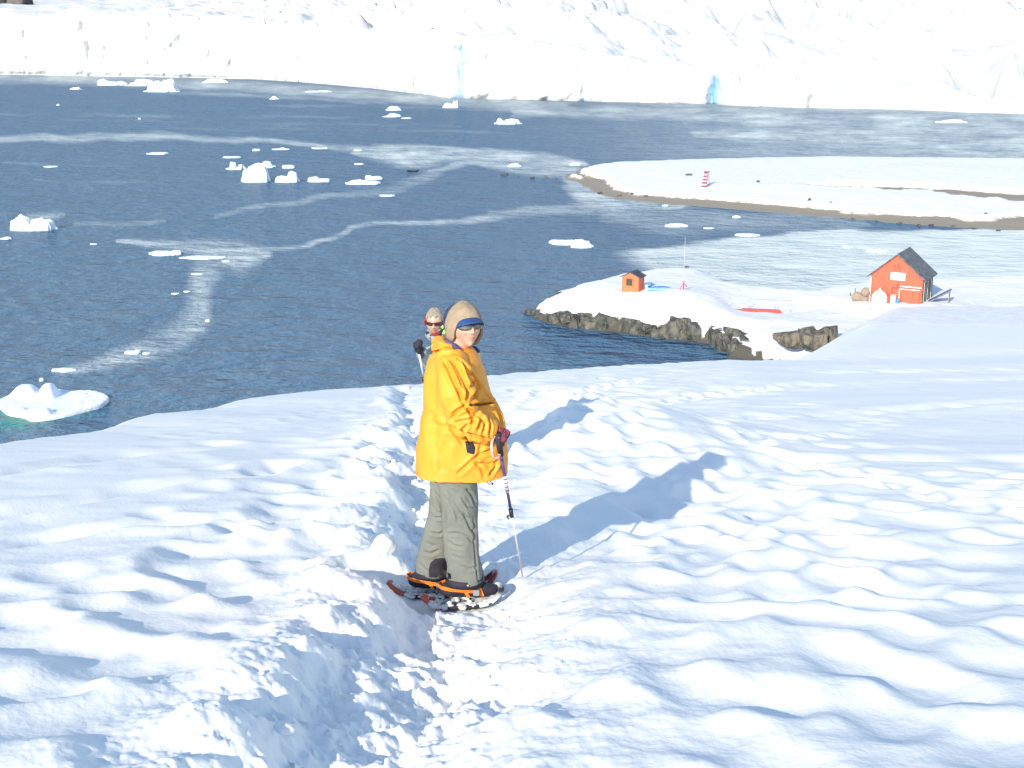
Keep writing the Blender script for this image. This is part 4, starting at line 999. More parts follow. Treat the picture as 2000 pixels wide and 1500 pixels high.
def shell(T, zb, off0, off1, zt=None, nth=120, ns=26, th_rng=None, extra=None):
    """A cap-like shell hugging the head from height zb(theta) up to the crown (or zt)."""
    full = th_rng is None
    th = np.linspace(-math.pi, math.pi, nth, endpoint=False) if full else np.linspace(th_rng[0], th_rng[1], nth)
    lay = []
    for off in (off1, off0):
        rows_ = []
        for i in range(ns):
            k = i/(ns-1); zl = zb(th); hi = zt(th) if zt else np.full(len(th), .1175)
            e0 = np.arcsin(np.clip(zl/.118, -.99, .99)); e1 = np.arcsin(np.clip(hi/.118, -.999, .999)) if zt else np.full(len(th), math.pi/2-.01)
            el = e0*(1-k)+e1*k; d = sph_dir(th, el)
            a, b, c = .077, .098, .118
            r = 1/np.sqrt((d[:, 0]/a)**2+(d[:, 1]/b)**2+(d[:, 2]/c)**2)+off
            if extra is not None: r = r+extra(th, el, k)*(1 if off == off1 else .6)
            rows_.append(d*r[:, None])
        lay.append(rows_)
    outer, inner = lay
    rings = outer+inner[::-1] if full else None
    if full:
        v = np.concatenate(outer+inner); n = nth; F = [tuple(q) for q in grid_faces(ns, n, True)]
        F += [tuple(int(i)+ns*n for i in q[::-1]) for q in grid_faces(ns, n, True)]
        F += [(j, ns*n+j, ns*n+(j+1) % n, (j+1) % n) for j in range(n)]
        F += [tuple((ns-1)*n+j for j in range(n))]
        return T(v), F
    n = nth; v = np.concatenate(outer+inner); F = [tuple(q) for q in grid_faces(ns, n)]; o_ = ns*n
    F += [tuple(int(i)+o_ for i in q[::-1]) for q in grid_faces(ns, n)]
    F += [(j, o_+j, o_+j+1, j+1) for j in range(n-1)]+[((ns-1)*n+j+1, o_+(ns-1)*n+j+1, o_+(ns-1)*n+j, (ns-1)*n+j) for j in range(n-1)]
    F += [((i+1)*n, o_+(i+1)*n, o_+i*n, i*n) for i in range(ns-1)]+[(i*n+n-1, o_+i*n+n-1, o_+(i+1)*n+n-1, (i+1)*n+n-1) for i in range(ns-1)]
    return T(v), F
def ring(cx, cy, z, a, b, n=40, e=2.0, rot=0., tiltx=0.):
    th = np.linspace(0, 2*math.pi, n, endpoint=False); c, s = np.cos(th), np.sin(th)
    x = a*np.sign(c)*np.abs(c)**(2/e); y = b*np.sign(s)*np.abs(s)**(2/e)
    xr = x*math.cos(rot)-y*math.sin(rot); yr = x*math.sin(rot)+y*math.cos(rot)
    return np.stack([cx+xr, cy+yr, z+tiltx*x], 1)
def hand(wrist, aim, thumb_side, grip, s=1.0, curl=1.0):
    """A hand closed round a bar: palm, four bent fingers of different length and a thumb."""
    w_ = np.asarray(wrist, float); a = np.asarray(aim, float); a /= np.linalg.norm(a)
    g = np.asarray(grip, float); g /= np.linalg.norm(g)          # direction of the bar
    g = g-a*(g@a); g /= np.linalg.norm(g)
    nn_ = np.cross(a, g)*thumb_side                               # palm normal
    L = []
    pc = w_+a*.045*s
    L.append(chain([w_, w_+a*.03*s, w_+a*.085*s], [.028*s, .036*s, .034*s], 12, round_ends=True))
    L.append(chain([pc-g*.022*s, pc+g*.022*s], [.026*s, .026*s], 10, round_ends=True))
    for k, (off, ln_) in enumerate([(-.033, .9), (-.011, 1.05), (.011, 1.0), (.033, .8)]):
        b0_ = w_+a*.082*s+g*off*s
        p1_ = b0_+(a*.030+nn_*.010)*ln_*s; p2_ = p1_+(a*.004+nn_*.028)*ln_*s*curl; p3_ = p2_+(-a*.020+nn_*.006)*ln_*s*curl
        L.append(chain([b0_-a*.02*s, b0_, p1_, p2_, p3_], np.array([.012, .0115, .0105, .0095, .0085])*s, 10, round_ends=True))
    t0 = w_+a*.03*s-g*.030*s; L.append(chain([t0, t0-g*.016*s+a*.022*s+nn_*.012*s, t0-g*.006*s+a*.045*s+nn_*.032*s], np.array([.014, .0125, .010])*s, 10, round_ends=True))
    return L

# ------------------------------------------------ the hiker in yellow
HC = W(909, 638, -.02)
FZ = FOOT[2]
p1root_loc = (FOOT[0], YF, FZ)
T1 = head_parts(None, HC, math.pi+R(24), tilt=R(9), roll=R(0))
hv, hf, lips = head_mesh(T1)
# body under the clothes, one continuous surface with the head
body = []
hipL, hipR = W(878, 905, .10), W(890, 905, -.09)
body.append(loft([ring(*W(px, py)[[0, 1, 2]], a_, b_, 28) for px, py, a_, b_ in [(884, 915, .10, .14), (898, 860, .19, .17), (894, 800, .17, .17), (882, 740, .14, .18), (880, 700, .11, .19), (884, 680, .07, .09)]]))
body.append(chain([W(884, 690), W(896, 672, -.01), HC+[0, .01, -.05]], [.065, .058, .06], 14))
for hp, kn, an in ((hipL, W(853, 1020, .11), W(838, 1125, .12)), (hipR, W(898, 1020, -.09), W(902, 1135, -.09))):
    body.append(chain([hp, (hp+kn)/2, kn, (kn+an)/2, an], [.07, .06, .05, .045, .04], 12, round_ends=True))
armR = [W(879, 706, -.17), W(888, 760, -.225), W(903, 816, -.225), W(938, 836, -.225), W(958, 841, -.215)]
armL = [W(905, 706, .17), W(930, 750, .23), W(946, 800, .22), W(962, 832, .12), W(974, 846, .0)]
for am in (armR, armL): body.append(chain(am, [.055, .05, .042, .038, .03], 12, round_ends=True))
body.append((hv, hf))
bv, bf, bn = remesh(body, .0065, 2)
# lips attribute by closeness to the head surface
inv1 = (bv-HC)@np.array(Matrix.Rotation(math.pi+R(24), 3, 'Z') @ Matrix.Rotation(R(9), 3, 'X'))
lp = .8*np.exp(-(inv1[:, 0]/.020)**4-((inv1[:, 2]+.060)/.0055)**4)*(inv1[:, 1] > .04)
lp = np.maximum(lp, .35*np.exp(-((np.abs(inv1[:, 0])-.045)/.02)**2-((inv1[:, 2]+.03)/.02)**2)*(inv1[:, 1] > .02)+.3*np.exp(-(inv1[:, 0]/.012)**2-((inv1[:, 2]+.024)/.012)**2)*(inv1[:, 1] > .04))
lp = np.where(np.linalg.norm(inv1, axis=1) < .16, lp, 0)
person = world_thing('person', bv, bf, M_skin, p1root_loc, attrs={'lips': lp})
tag(person, 'hiker in a yellow jacket and beige hat, standing sideways on snowshoes', 'person')
def wp(name, v, f, m, par=person, **k): return world_part(name, v, f, m, par, **k)

# trousers
def leg(name, cs, seed, lines, par=person):
    v, f, n = remesh([loft([ring(*W(px, py, dy), a_, b_, 30, 2.3, 0) for px, py, dy, a_, b_ in cs])], .007, 4)
    v = v+n*(.006*f3(v*[1, 1, .6], 9, 3, seed))[:, None]
    v = groove(v, n, lines)
    return wp(name, v, f, M_grey, par)
legL = leg('trouser_leg', [(873, 900, .09, .12, .12), (874, 950, .09, .105, .11), (868, 1000, .10, .092, .105), (857, 1045, .11, .096, .10), (847, 1090, .12, .104, .10), (842, 1118, .12, .098, .098)], 3,
   [([(850, 1012), (868, 1010), (875, 1022)], 2.5, .010), ([(838, 1040), (858, 1044), (870, 1036)], 2.5, .008), ([(848, 960), (862, 985), (868, 1010)], 3, .012), ([(842, 985), (852, 1000), (866, 1004)], 2.6, .009), ([(826, 1078), (842, 1082), (858, 1074)], 2.8, .009), ([(832, 1060), (850, 1068)], 3, .006), ([(818, 1100), (830, 1112), (838, 1116)], 2.5, .006)])
legR = leg('trouser_leg', [(888, 900, -.08, .115, .12), (893, 950, -.08, .112, .115), (897, 985, -.085, .105, .112), (899, 1030, -.09, .096, .105), (902, 1080, -.09, .099, .102), (906, 1112, -.09, .104, .102), (907, 1133, -.09, .106, .103)], 5,
   [([(900, 970), (915, 992), (930, 993)], 2, .012), ([(875, 960), (890, 985), (905, 1005), (922, 1018)], 2.5, .010), ([(880, 945), (905, 955), (922, 960)], 2.5, .008), ([(874, 1042), (895, 1042), (915, 1050), (925, 1060)], 2.5, .010),
    ([(925, 1010), (926, 1060), (930, 1110), (934, 1135)], 1.8, .008), ([(905, 1000), (918, 1030), (928, 1045)], 2.5, .012), ([(872, 1055), (886, 1066), (905, 1070)], 2.6, .009), ([(876, 975), (890, 1000), (896, 1020)], 2.6, .010), ([(900, 1105), (915, 1112), (930, 1108)], 2.6, .008), ([(912, 955), (922, 968), (928, 985)], 2.4, .010), ([(882, 1085), (900, 1092)], 3, .005), ([(870, 1000), (871, 1060), (873, 1120)], 2.5, .012)])
def hem(name, cs, par, m=M_black, e=2.3):
    v, f = loft([ring(*W(px, py, dy), a_, b_, 36, e) for px, py, dy, a_, b_ in cs]); return wp(name, v, f, m, par)
hem('hem_band', [(907, 1124, -.09, .1085, .1055), (907, 1138, -.09, .109, .106), (907, 1138.5, -.09, .09, .09)], legR)
hem('hem_band', [(843, 1112, .12, .1005, .1005), (842, 1122, .12, .1005, .1005), (842, 1122.5, .12, .09, .09)], legL)
wp('snap', *ball(W(914, 1144, -.205), (.007, .004, .007), 6), M_steel, legR)
flap = [np.array([W(934, 1100, -.03), W(938, 1100, .02)]), np.array([W(940, 1125, -.06), W(944, 1125, .02)]), np.array([W(937, 1152, -.10), W(947, 1154, -.03)])]
v = np.concatenate([np.concatenate([r_, (r_+[.006, .01, 0])[::-1]]) for r_ in flap]); f = [tuple(q) for q in grid_faces(3, 4, True)]+[(0, 1, 2, 3), (8, 9, 10, 11)]
wp('gaiter_flap', v, f, M_grey, legR)

# boots
def boot(cx, cyy, dy, yaw, name='boot'):
    c = W(cx, cyy, dy); u = np.array([math.cos(yaw), math.sin(yaw), 0])
    pr = [chain([c-u*.075+[0, 0, .055], c+u*.02+[0, 0, .055], c+u*.13+[0, 0, .045], c+u*.185+[0, 0, .038]], [.048, .050, .046, .034], 14, round_ends=True), chain([c-u*.04+[0, 0, .06], c-u*.02+[0, 0, .17]], [.048, .048], 14)]
    v, f, n = remesh(pr, .007, 3); b_ = wp(name, v, f, M_black)
    v, f = join([chain([c+u*(.03+.045*math.cos(a)*0)+np.array([-u[1], u[0], 0])*.056*math.cos(a)+[0, 0, .05+.062*math.sin(a)] for a in np.linspace(-.5, math.pi+.5, 16)], .010, 6)])
    return b_, c, u
bR, cR, uR = boot(900, 1166, -.09, R(6)); bL, cL, uL = boot(836, 1150, .12, R(-8))

# jacket
torso = loft([ring(*W((a_+b_)/2, py), (b_-a_)/2/FPX*((W(900, py)-[0, 0, H])@FW), hd, 56, e) for py, a_, b_, hd, e in
    [(935, 811, 992, .235, 2.5), (914, 812, 992, .235, 2.5), (878, 815, 992, .235, 2.4), (850, 818, 991, .235, 2.3), (820, 822, 984, .23, 2.2), (792, 826, 970, .22, 2.1), (762, 829, 957, .215, 2.1), (735, 831, 948, .21, 2.1),
     (712, 834, 942, .20, 2.1), (697, 840, 936, .185, 2.1), (685, 850, 928, .15, 2.1), (676, 860, 917, .10, 2)]])
jp = [torso]
jp.append(chain([W(880, 698, -.13), W(885, 730, -.22), W(890, 770, -.262), W(903, 812, -.265), W(922, 826, -.255), W(942, 836, -.235), W(958, 841, -.215)], [.085, .098, .093, .088, .083, .075, .066], 20, round_ends=False))
jp.append(chain([W(903, 698, .13), W(918, 735, .21), W(930, 775, .23), W(943, 812, .22), W(954, 830, .15), W(967, 842, .06)], [.085, .092, .086, .08, .07, .062], 18))
# hood bundled behind the neck and the standing collar
jp.append(chain([W(880, 684, -.135), W(865, 677, -.10), W(860, 672, 0), W(866, 674, .10), W(886, 680, .14)], [.030, .042, .052, .045, .032], 14, round_ends=True))
jp.append(chain([W(901, 697, -.125), W(885, 689, -.135), W(868, 682, -.09)], [.028, .034, .040], 12, round_ends=True))
jp.append(chain([W(914, 710, -.09), W(905, 698, -.11), W(895, 690, -.115)], [.024, .028, .030], 12, round_ends=True))
jv, jf, jn = remesh(jp, .0065, 7)
jv = jv+jn*(.007*f3(jv*[1, 1, .7], 6, 3, 21)+.003*n3(jv*[1.6, 1, .7], 22, 9))[:, None]
jl = [([(868, 705), (884, 738), (897, 768), (905, 790)], 2.6, .022), ([(886, 702), (902, 735), (912, 762), (908, 786)], 2.8, .022), ([(880, 704), (895, 735), (903, 760)], 2.6, .014), ([(905, 716), (918, 748), (916, 775), (910, 790)], 2.8, .013),
      ([(912, 792), (935, 790), (966, 786)], 2.0, .020), ([(916, 790), (926, 772), (932, 752)], 3.5, .012), ([(883, 820), (888, 806), (900, 798), (910, 790)], 2.8, .016), ([(905, 792), (916, 802), (928, 810)], 2.6, .020),
      ([(915, 805), (925, 818), (922, 832)], 3.0, .014), ([(926, 804), (938, 820), (934, 842)], 3.0, .014), ([(938, 812), (946, 826), (942, 848)], 2.6, .012), ([(890, 826), (912, 822), (930, 812)], 3.0, .012), ([(900, 838), (915, 828), (928, 822)], 2.8, .012),
      ([(950, 815), (958, 832), (955, 855)], 2.0, .010), ([(884, 834), (905, 843), (935, 852), (962, 860)], 2.6, .022), ([(878, 832), (890, 848), (906, 868)], 2.4, .016), ([(905, 845), (914, 855), (918, 866)], 2.4, .012),
      ([(925, 898), (910, 912), (895, 925)], 3.0, .010), ([(925, 898), (940, 915), (948, 932)], 3.0, .012), ([(925, 898), (945, 884), (962, 878)], 3.0, .012), ([(930, 905), (955, 908), (975, 900)], 3.0, .009), ([(945, 870), (935, 885), (926, 896)], 2.8, .010),
      ([(955, 930), (965, 915), (972, 900)], 2.6, .010), ([(940, 862), (935, 880)], 2.6, .008), ([(844, 690), (860, 684), (880, 680), (893, 682)], 2.2, .014), ([(842, 672), (860, 676), (875, 682)], 3, .008), ([(893, 700), (905, 715), (922, 735), (945, 765)], 2.2, .014), ([(946, 765), (960, 785), (974, 810), (981, 835)], 2.0, .014),
      ([(850, 720), (845, 760), (850, 800)], 7, .006), ([(838, 800), (850, 840), (846, 880)], 8, .007), ([(870, 860), (862, 890), (866, 925)], 8, .007), ([(845, 830), (870, 835), (888, 834)], 5, .006)]
jl = [(a_, b_*1.1, c_*1.7) for a_, b_, c_ in jl]
jv = relax(groove(jv, jn, jl), jf, 1)
zh = W(900, 918)[2]; jv[:, 2] = np.maximum(jv[:, 2], zh+.006*n2(jv[:, 0]*9, jv[:, 1]*9, 3))
jacket = wp('jacket', jv, jf, M_yellow)
# storm flap across the chest, front placket, zip, pocket flap, cuffs, drawcord
def strip(name, pts, w_, off, m, par, up=(0, 0, 1)):
    """A cloth strip lying on the jacket along 3-D points."""
    P_ = [np.asarray(p) for p in pts]; V_ = []; u_ = np.asarray(up, float)
    for p in P_: V_ += [p+u_*w_/2, p-u_*w_/2, p-u_*w_/2+off, p+u_*w_/2+off]
    f = [tuple(q) for q in grid_faces(len(P_), 4, True)]+[(3, 2, 1, 0), tuple(4*(len(P_)-1)+k for k in range(4))]
    return wp(name, np.array(V_), f, m, par)
from mathutils.bvhtree import BVHTree
def mk_tree(v, f): return BVHTree.FromPolygons([tuple(p) for p in v], [tuple(int(i) for i in q) for q in f])
jt = mk_tree(jv, jf)
camv = Vector((0, 0, H))
def on_cloth(px, py, lift=.004, tree=None):
    d = Vector(ray(px, py)).normalized(); hit = (tree or jt).ray_cast(camv, d)
    if hit[0] is None: return W(px, py, -.2)
    return np.array(hit[0]+hit[1]*lift if hit[1].dot(d) < 0 else hit[0]-hit[1]*lift)
def patch(name, poly_px, m, par, lift=.005, tree=None, n=8):
    """A flat cloth piece outlined on the garment and laid on its surface, 5 mm thick."""
    c = np.mean(poly_px, 0); rings_ = []
    pts = []
    for a, b_ in zip(poly_px, poly_px[1:]+poly_px[:1]):
        for k in range(n): pts.append((a[0]+(b_[0]-a[0])*k/n, a[1]+(b_[1]-a[1])*k/n))
    V_ = []
    for s_ in (1, .66, .33, .02): V_ += [on_cloth(c[0]+(p[0]-c[0])*s_, c[1]+(p[1]-c[1])*s_, lift*(1 if s_ < .99 else .0), tree) for p in pts]
    m_ = len(pts); F_ = [tuple(q) for q in grid_faces(4, m_, True)]+[tuple(3*m_+k for k in range(m_))]
    return wp(name, np.array(V_), F_, m, par)
lt_ = mk_tree(np.array([legL.matrix_basis @ v_.co for v_ in legL.data.vertices])+np.array(person.location), [tuple(q.vertices) for q in legL.data.polygons])
patch('scuff_patch', [(838, 1128), (837, 1112), (841, 1099), (850, 1091), (860, 1090), (874, 1090), (876, 1130)], M_black, legL, .006, lt_)
patch('pocket_flap', [(908, 862), (921, 860), (929, 874), (927, 889), (912, 884)], M_black, jacket, .008)
patch('seam_tape', [(914, 790.5), (940, 789), (967, 785), (967, 787.5), (940, 792), (914, 793.5)], mat('seam_brown', (.16, .08, .03), .8), jacket, .004)
mat('seam_grey', (.22, .15, .10), .8)
cu = armR[-1]
def cuff(a0, a1, r0, r1, m=M_yellow, name='cuff'):
    v, f = chain([a0, a0+(a1-a0)*.5, a1], [r0, (r0+r1)/2+.002, r1], 20); return wp(name, v, f, m, jacket)
cuff(W(948, 838, -.22), W(965, 843, -.21), .071, .063); cuff(W(962, 838, .10), W(971, 844, .04), .062, .053)
v, f = chain([W(954, 938, -.20), W(952, 943, -.205), W(956, 946, -.205), W(961, 944, -.205), W(957, 940, -.20)], .0025, 6); wp('drawcord', v, f, M_black, jacket)
v, f = ball(W(962, 945, -.205), .007, 6); wp('toggle', v, f, M_black, jacket)
# inner collar lining
v, f = chain([W(868, 664, -.085), W(880, 671, -.122), W(893, 681, -.125), W(905, 691, -.11)], [.010, .015, .015, .009], 10, round_ends=True); wp('collar_lining', v, f, M_violet, jacket)
v, f, n = remesh([chain([W(902, 690, .10), W(918, 688, .09), W(928, 683, .07), W(936, 687, .05)], [.035, .032, .024, .010], 12, round_ends=True), chain([W(918, 695, .06), W(932, 715, .07), W(940, 740, .05), W(946, 760, .0)], [.03, .026, .02, .012], 12, round_ends=True)], .006, 3); wp('inner_collar', v, f, M_violet, jacket)
v, f, n = remesh([chain([W(896, 690, -.10), W(905, 706, -.095), W(914, 728, -.09)], [.028, .034, .02], 12, round_ends=True), chain([W(912, 690, -.06), W(915, 705, -.07), W(917, 722, -.08)], [.022, .03, .02], 12, round_ends=True)], .006, 3)
v = groove(v, n, [([(903, 690), (908, 705), (905, 718)], 1.5, .006)]); wp('collar', v, f, M_yellow, jacket)

# gloves and trekking pole
GT, GB = W(972, 852, -.255), W(980, 886, -.2)
POLE_T, POLE_B = W(969, 858, -.13), None
tip = on_plane(1018, 1110); 
tipv = at_y(1018, 1111, YF+.20)
gdir = tipv-GT; gdir /= np.linalg.norm(gdir)
hv_, hf_, _ = remesh(hand(W(953, 841, -.22), np.array([.80, -.05, -.42]), 1, gdir, .98), .005, 2); wp('glove', hv_, hf_, M_glove)
hv_, hf_, _ = remesh(hand(W(974, 846, -.03), np.array([.25, -.95, -.1]), -1, gdir, .95), .005, 2); wp('glove', hv_, hf_, M_glove)
pole = empty('trekking_pole', tuple(tipv)); tag(pole, 'purple and silver trekking pole held by the hiker in yellow', 'trekking pole')
def seg(a, b): return [GT+(tipv-GT)*a, GT+(tipv-GT)*b]
def pp(name, a, b, r0, r1, m, n=12): v, f = chain(seg(a, b), [r0, r1], n); return world_part(name, v, f, m, pole)
gripo = pp('grip', -.02, .13, .019, .016, M_black); pp('shaft', .13, .56, .009, .009, M_pole); pp('lower_shaft', .56, 1.06, .0065, .005, M_silver)
pp('decal', .28, .40, .0102, .0102, M_white)
for k in range(4): pp('decal_mark', .295+k*.028, .303+k*.028, .0108, .0108, M_maroon)
pp('clamp', .53, .585, .014, .012, M_frame)
v, f = chain([seg(.57, .57)[0], seg(.57, .57)[0]+[-.028, -.005, -.008], seg(.60, .6)[0]+[-.022, -.005, 0]], .005, 6); world_part('clamp_lever', v, f, M_frame, pole)
v, f = chain([GT+[-.008+.026*math.cos(a), -.012, -.058+.066*math.sin(a)] for a in np.linspace(.9, 5.6, 18)], .0075, 8); world_part('wrist_strap', v, f, mat('red_white_webbing', (.50, .08, .09), .7, var=(.75, .62, .60), vscale=45), pole)
v, f = chain([W(984, 862, -.05), W(984.5, 896, -.04)], [.010, .008], 8); world_part('strap_tail', v, f, M_black, pole)

# hat, visor, sunglasses
def zfleece(th):
    a = np.abs(th); base = np.interp(a, [0, R(30), R(44), R(58), R(74), R(100), R(140), R(180)], [.050, .046, .032, -.012, -.066, -.092, -.096, -.098]); return base
v, f = shell(T1, zfleece, .003, .017, extra=lambda th, el, k: .004*np.sin(math.pi*np.clip(k*1.1, 0, 1))+.004*sstep(.5, 1, k)+.004*n2(th*1.5, el*3, 8)+.016*sstep(.9, 1.9, np.abs(th))*np.clip(1-k, 0, 1)+.006*sstep(1.2, 2.4, np.abs(th)))
hatv = v; hat = wp('fleece_hat', v, f, M_fleece)
for sg_ in (1,):     # neck drape of the hat
    v, f, n = remesh([chain([T1([-.055*1, -.075, -.045]), T1([-.05, -.090, -.085])], [.034, .030], 12, round_ends=True), chain([T1([.0, -.095, -.03]), T1([0, -.098, -.09])], [.036, .034], 12, round_ends=True), chain([T1([.055, -.075, -.045]), T1([.05, -.09, -.085])], [.034, .03], 12, round_ends=True)], .006, 3); wp('neck_drape', v, f, M_fleece, hat)
# brim
nb_, mb = 36, 9; thb = np.linspace(R(-58), R(58), nb_); lay = []
for off in (0, -.005):
    for j in range(mb):
        k = j/(mb-1); ext = .058*np.sqrt(np.clip(1-(thb/R(60))**2, 0, 1))*k
        d = sph_dir(thb, np.full(nb_, math.asin(.050/.118))); r = 1/np.sqrt((d[:, 0]/.077)**2+(d[:, 1]/.098)**2+(d[:, 2]/.118)**2)+.014
        p = d*r[:, None]; p[:, 1] += ext; p[:, 2] = .054-.022*(thb/R(58))**2-.026*k+off; p[:, 0] *= (1+.06*k)
        lay.append(p)
v = T1(np.concatenate(lay)); o_ = mb*nb_
F_ = [tuple(q) for q in grid_faces(mb, nb_)]+[tuple(int(i)+o_ for i in q[::-1]) for q in grid_faces(mb, nb_)]
F_ += [((mb-1)*nb_+j, (mb-1)*nb_+j+1, o_+(mb-1)*nb_+j+1, o_+(mb-1)*nb_+j) for j in range(nb_-1)]
wp('visor', v, F_, M_visor, hat)
sgl = None
def zr(lo, hi): return (lambda th: np.full(len(th), lo)), (lambda th: np.full(len(th), hi))
def glasses(T, par_fn, lens_m, frame_m):
    a_, b_ = zr(.012, .020); v, f = shell(T, a_, .010, .016, b_, 60, 4, (R(-62), R(62))); fr = par_fn('sunglasses', v, f, frame_m, None)
    for c_ in (-1, 1):
        lo = lambda th, c_=c_: .004-.019*np.sqrt(np.clip(1-((th-c_*R(24))/R(22))**4, 0, 1)); hi = lambda th, c_=c_: .004+.018*np.sqrt(np.clip(1-((th-c_*R(24))/R(22))**4, 0, 1))
        v, f = shell(T, lo, .009, .015, hi, 30, 6, (c_*R(24)-R(21.5), c_*R(24)+R(21.5))); par_fn('lens', v, f, lens_m, fr)
        v, f = chain([T([c_*.073, .048, .014]), T([c_*.083, .0, .012])], .004, 6); par_fn('temple', v, f, frame_m, fr)
glasses(T1, lambda nme, v, f, m, fr: wp(nme, v, f, m, fr or person), M_lens, M_frame)

# snowshoes
def snowshoe(cx, cyy, dy, yaw, L, Wd, label, boot_c, boot_u, toe_up=.11, tail_m=M_orangered, toe_m=M_maroon, strap_seed=0, pitch=0.):
    c = W(cx, cyy, dy); o = empty('snowshoe', tuple(c), yaw); tag(o, label, 'snowshoe', None)
    def prof(u):   # rocker: turned up at toe and slightly at the tail
        return toe_up*np.clip((u-.22)/.28, 0, 1)**1.7+.05*np.clip((-u-.30)/.20, 0, 1)**1.6
    ts = np.linspace(0, 2*math.pi, 90, endpoint=False)
    u = .5*np.cos(ts); half = Wd/2*np.abs(np.sin(ts))**.55*np.sign(np.sin(ts))*np.interp(u, [-.5, -.3, .1, .5], [.55, .75, 1, 1])
    pts = np.stack([u*L, half, prof(u)+.012], 1)
    def sub(i0, i1): return [pts[i % 90] for i in range(i0, i1+1)]
    v, f = chain(sub(12, 33), .0115, 8); mesh_obj('frame', v, f, M_black, o)
    v, f = chain(sub(57, 78), .0115, 8); mesh_obj('frame', v, f, M_black, o)
    v, f = chain(sub(78, 102), .0165, 8); mesh_obj('toe_bumper', v, f, toe_m, o)
    v, f = chain(sub(33, 57), .0165, 8); mesh_obj('tail_bumper', v, f, tail_m, o)
    # deck
    rows_ = []
    for uu in np.linspace(-.46, .40, 26):
        hw = Wd/2*(1-(2*uu)**2+1e-6)**.5*.0+Wd/2*max(0, 1-abs(2*uu)**2)**.275*np.interp(uu, [-.5, -.3, .1, .5], [.55, .75, 1, 1])*.96
        for q in np.linspace(-1, 1, 9): rows_.append([uu*L, q*hw, prof(uu)+.010])
    v = np.array(rows_); n_ = len(v); v = np.concatenate([v, v-[0, 0, .005]]); gf_ = grid_faces(26, 9)
    f = [tuple(q) for q in gf_]+[tuple(int(i)+n_ for i in q[::-1]) for q in gf_]
    mesh_obj('deck', v, f, M_deck, o)
    r = np.random.RandomState(strap_seed); cl_ = []
    for i in range(190):
        uu = r.uniform(-.44, .38); q = r.choice([-1, 1])*r.uniform(.55, 1.08) if i < 150 else r.uniform(-.8, .8)
        hw = Wd/2*max(0, 1-abs(2*uu)**2)**.275
        if abs(n2(np.array([uu*9+strap_seed]), np.array([q*2.]), 4)[0]) < .18: continue
        rr_ = r.uniform(.009, .017); bv_, bf_ = ball((0, 0, 0), rr_*r.uniform(.8, 1.4, 3)*[1.3, 1, .75], 4)
        cl_.append((bv_+[uu*L, q*hw, prof(uu)+.014+r.uniform(0, .008)], bf_))
    v, f, n = remesh(cl_, .0042, 1); v = v+n*(.004*f3(v, 70, 2, strap_seed))[:, None]; sc_ = mesh_obj('snow_crust', v, f, M_snowy, o); sc_['kind'] = 'stuff'
    # binding on the boot (world coordinates)
    n_ = np.array([-boot_u[1], boot_u[0], 0])
    def arcpts(base, rw, rh, tilt_): return [base+n_*rw*math.cos(a)+np.array([0, 0, 1])*rh*math.sin(a)+boot_u*tilt_*math.sin(a) for a in np.linspace(-.35, math.pi+.35, 20)]
    def band_(name, base, rw, rh, tilt_, w_, m):
        P_ = arcpts(base, rw, rh, tilt_); V_ = []
        for p in P_: V_ += [p-boot_u*w_/2, p+boot_u*w_/2, p+boot_u*w_/2+(p-base)*.09, p-boot_u*w_/2+(p-base)*.09]
        f = [tuple(q) for q in grid_faces(len(P_), 4, True)]+[(3, 2, 1, 0), tuple(4*(len(P_)-1)+k for k in range(4))]
        return world_part(name, np.array(V_), f, m, o, smooth=False)
    band_('toe_strap', boot_c+boot_u*.115+[0, 0, .04], .050, .052, -.02, .024, M_orangestrap)
    band_('instep_strap', boot_c+boot_u*.03+[0, 0, .045], .053, .062, -.03, .022, M_orangestrap)
    # heel strap running along the side of the boot
    hs = [boot_c+boot_u*a+n_*b_+np.array([0, 0, z_]) for a, b_, z_ in [(.11, -.052, .050), (.02, -.057, .062), (-.06, -.056, .072), (-.11, -.036, .078), (-.128, 0, .080), (-.11, .036, .078), (-.06, .056, .072), (.06, .056, .06)]]
    V_ = []
    for p in hs:
        oo = (p-boot_c)*[1, 1, 0]; oo = oo/max(np.linalg.norm(oo), 1e-6)*.005
        V_ += [p+[0, 0, .010], p-[0, 0, .010], p-[0, 0, .010]+oo, p+[0, 0, .010]+oo]
    f = [tuple(q) for q in grid_faces(len(hs), 4, True)]+[(3, 2, 1, 0), tuple(4*(len(hs)-1)+k for k in range(4))]
    hso = world_part('heel_strap', np.array(V_), f, M_orangestrap, o, smooth=False)
    v, f = join([box(*(boot_c+boot_u*.085-n_*.072+[0, 0, .055]), .035, .018, .035)]); world_part('buckle', v, f, M_steel, hso, smooth=False)
    v, f = join([box(.02+i*.03, 0, -.012, .006, .13, .03) for i in range(3)]); mesh_obj('crampon', v, f, M_steel, o, smooth=False)
    return o
snowshoe(864, 1160, .12, R(-3), .64, .20, 'far snowshoe with a red turned-up toe, under the hiker in yellow', cL, uL, toe_up=.13, strap_seed=1)
snowshoe(903, 1178, -.09, R(14), .46, .19, 'near snowshoe with an orange tail, under the hiker in yellow', cR, uR, toe_up=.07, strap_seed=2, toe_m=M_deck)

